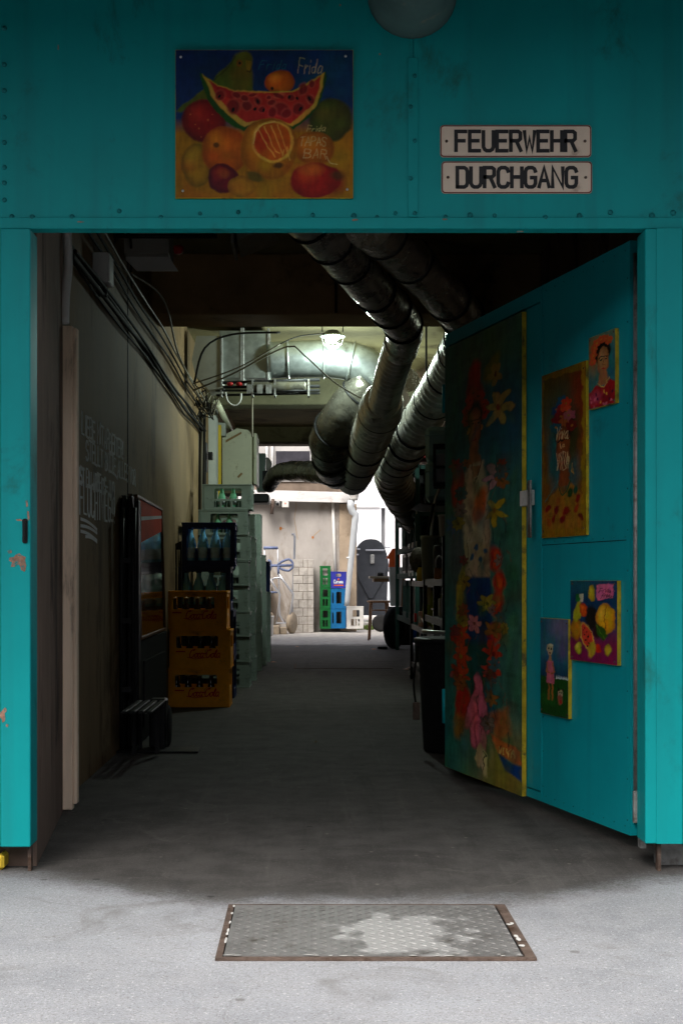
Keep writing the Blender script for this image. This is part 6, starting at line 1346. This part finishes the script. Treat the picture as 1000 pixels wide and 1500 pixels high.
# bucket, paving blocks
c = at(392,932,25.6); pot('white_bucket', c.x, 25.6, .0, .11, .36, m_cwhite, 'white plastic bucket at the left edge of the yard', 'bucket')
for k, (x0,x1,y0,y1,d,lb) in enumerate(((397,409,915,928,26.2,'left'),(409.5,420,916,926.5,26.3,'right'))):
    o = MB().box(xx(x0,d),d,0.002,xx(x1,d),d+.3,(y1-y0)*d/F,c=.012).build('paving_block', m_terra); tag(o, f'loose stone block on the yard floor, {lb} of the pair below the sack truck', 'block', 'loose stone blocks')
# container
d = 34.0; cx = xx(543,d); t = empty('waste_container', (cx, d, 0), 0, 'large anthracite waste container with a domed lid', 'waste container')
zt = zz(830,d); hw = 25*d/F; rl = (830-788)*d/F
MB().prism([[(-hw*.93,.16),(hw*.93,.16),(hw,zt-.12),(-hw,zt-.12)]], 1.0).build('body', m_bin, t)
dm = [(hw*1.06*math.copysign(abs(math.cos(R(a)))**.75, math.cos(R(a))), zt-.119+rl*math.sin(R(a))*1.14) for a in range(0,181,10)]
MB().prism([dm], 1.02, Matrix.Translation((0,-.01,0))).build('lid', m_bin, t)
m1 = MB(); m1.prism([[(-hw*.9,zt+.02),(hw*.92,zt+.02),(hw*.75,zt-.30),(hw*.1,zt-.75),(-hw*.12,zt-.75),(-hw*.7,zt-.30)]], .03, Matrix.Translation((0,-.045,0))); m1.build('side_arm', m_bin, t)
m1 = MB()
for (x0,x1,y) in ((518,527,804.5),(535,562,806),(563,571,802),(518,525,812.5)): m1.tube([(xx(x0,d)-cx,-.07,zz(y,d)),(xx(x1,d)-cx,-.07,zz(y,d))], .018, 8)
m1.build('rail', mat('light_rail', (.35,.36,.4), .4), t)
m1 = MB(); m1.box(xx(542,d)-cx,-.09,zz(826,d),xx(548,d)-cx,-.046,zz(812,d),c=.03); m1.build('bracket', m_galv, t)
for sx in (-.8,.75): MB().lathe([(.03,-.03),(.12,-.03),(.15,-.01),(.15,.01),(.12,.03),(.03,.03)], 20, Matrix.Translation((sx*hw,.1,.16)) @ Matrix.Rotation(R(90),4,'X')).build('wheel', m_rubber, t)
# wheel near the chair
d = 27.5; o = MB().lathe([(.03,-.04),(.12,-.05),(.165,-.03),(.165,.03),(.12,.05),(.03,.04)], 24, Matrix.Translation((xx(557,d),d,.17)) @ Matrix.Rotation(R(90),4,'X')).build('loose_wheel', m_rubber)
tag(o, 'black wheel standing on the yard ground behind the chair', 'wheel'); MB().lathe([(.005,-.052),(.06,-.052),(.06,-.045)], 14, Matrix.Translation((xx(557,d),d-.0,.17)) @ Matrix.Rotation(R(90),4,'X')).build('hub', m_rust, o)
# kerb and weeds
tag(MB().box(.6,30.5,.0,6,31,.10,c=.01).build('kerb', mat('grey_kerb', (.34,.33,.30), .8, var=.2)), 'pale kerb across the yard behind the crates', 'kerb', kind='structure')
wd_ = MB(); rn = random.Random(40)
for k in range(700):
    x, y = rn.uniform(.72,2.6), rn.uniform(28.3,33.2); h = rn.uniform(.02,.10); a = rn.uniform(0,6); w_ = rn.uniform(.01,.03)
    if rn.random() < .4: x = rn.gauss(1.05,.15); y = rn.gauss(29.4,.3)
    wd_.add([(x-w_*math.cos(a),y-w_*math.sin(a),0),(x+w_*math.cos(a),y+w_*math.sin(a),0),(x+rn.uniform(-.05,.05),y+rn.uniform(-.05,.05),h)], [(0,1,2)])
tag(wd_.build('yard_weeds', mat('weed_green', (.12,.17,.04), .8, var=.4)), 'low green weeds and moss on the yard ground', 'weeds', kind='stuff')
# security camera, white box, bell, bent pipe on the ledge
d = 27.5; c = at(391,735,d); t = empty('security_camera', tuple(c), 0, 'small white security camera under the ledge', 'camera')
MB().box(-.06,-.12,-.05,.07,.10,.05,c=.015).build('body', m_cwhite, t); MB().lathe([(.005,0),(.03,0),(.03,.02)], 14, Matrix.Translation((.02,-.121,-.005)) @ Matrix.Rotation(R(90),4,'X')).build('lens', m_black, t); MB().tube([(-.05,0,.05),(-.06,.0,.12)], .012, 6).build('mount', m_cwhite, t)
c = at(418,738,d); t = empty('alarm_box', tuple(c), 0, 'square white box with a small red mark under the ledge', 'box')
MB().box(-.065,-.05,-.07,.065,.15,.07,c=.006).build('casing', m_cwhite, t); MB().box(-.015,-.0525,-.01,.02,-.0503,.02).build('red_mark', mat('pale_red', (.8,.25,.2), .5), t)
c = at(407,738,d); t = empty('floodlight', tuple(c), 0, 'small grey floodlight beside the white box', 'floodlight')
MB().box(-.045,-.03,-.05,.045,.10,.05,c=.02).build('body', m_galv, t); MB().lathe([(.005,0),(.03,0),(.03,.01)], 12, Matrix.Translation((-.01,-.031,.0)) @ Matrix.Rotation(R(90),4,'X')).build('lens', m_black, t)
tag(MB().tube([at(400,731,d), at(398.5,745,d), at(398,753,d)], .033, 12).build('rusty_outlet', m_rust), 'short rusty pipe outlet hanging below the ledge', 'pipe')
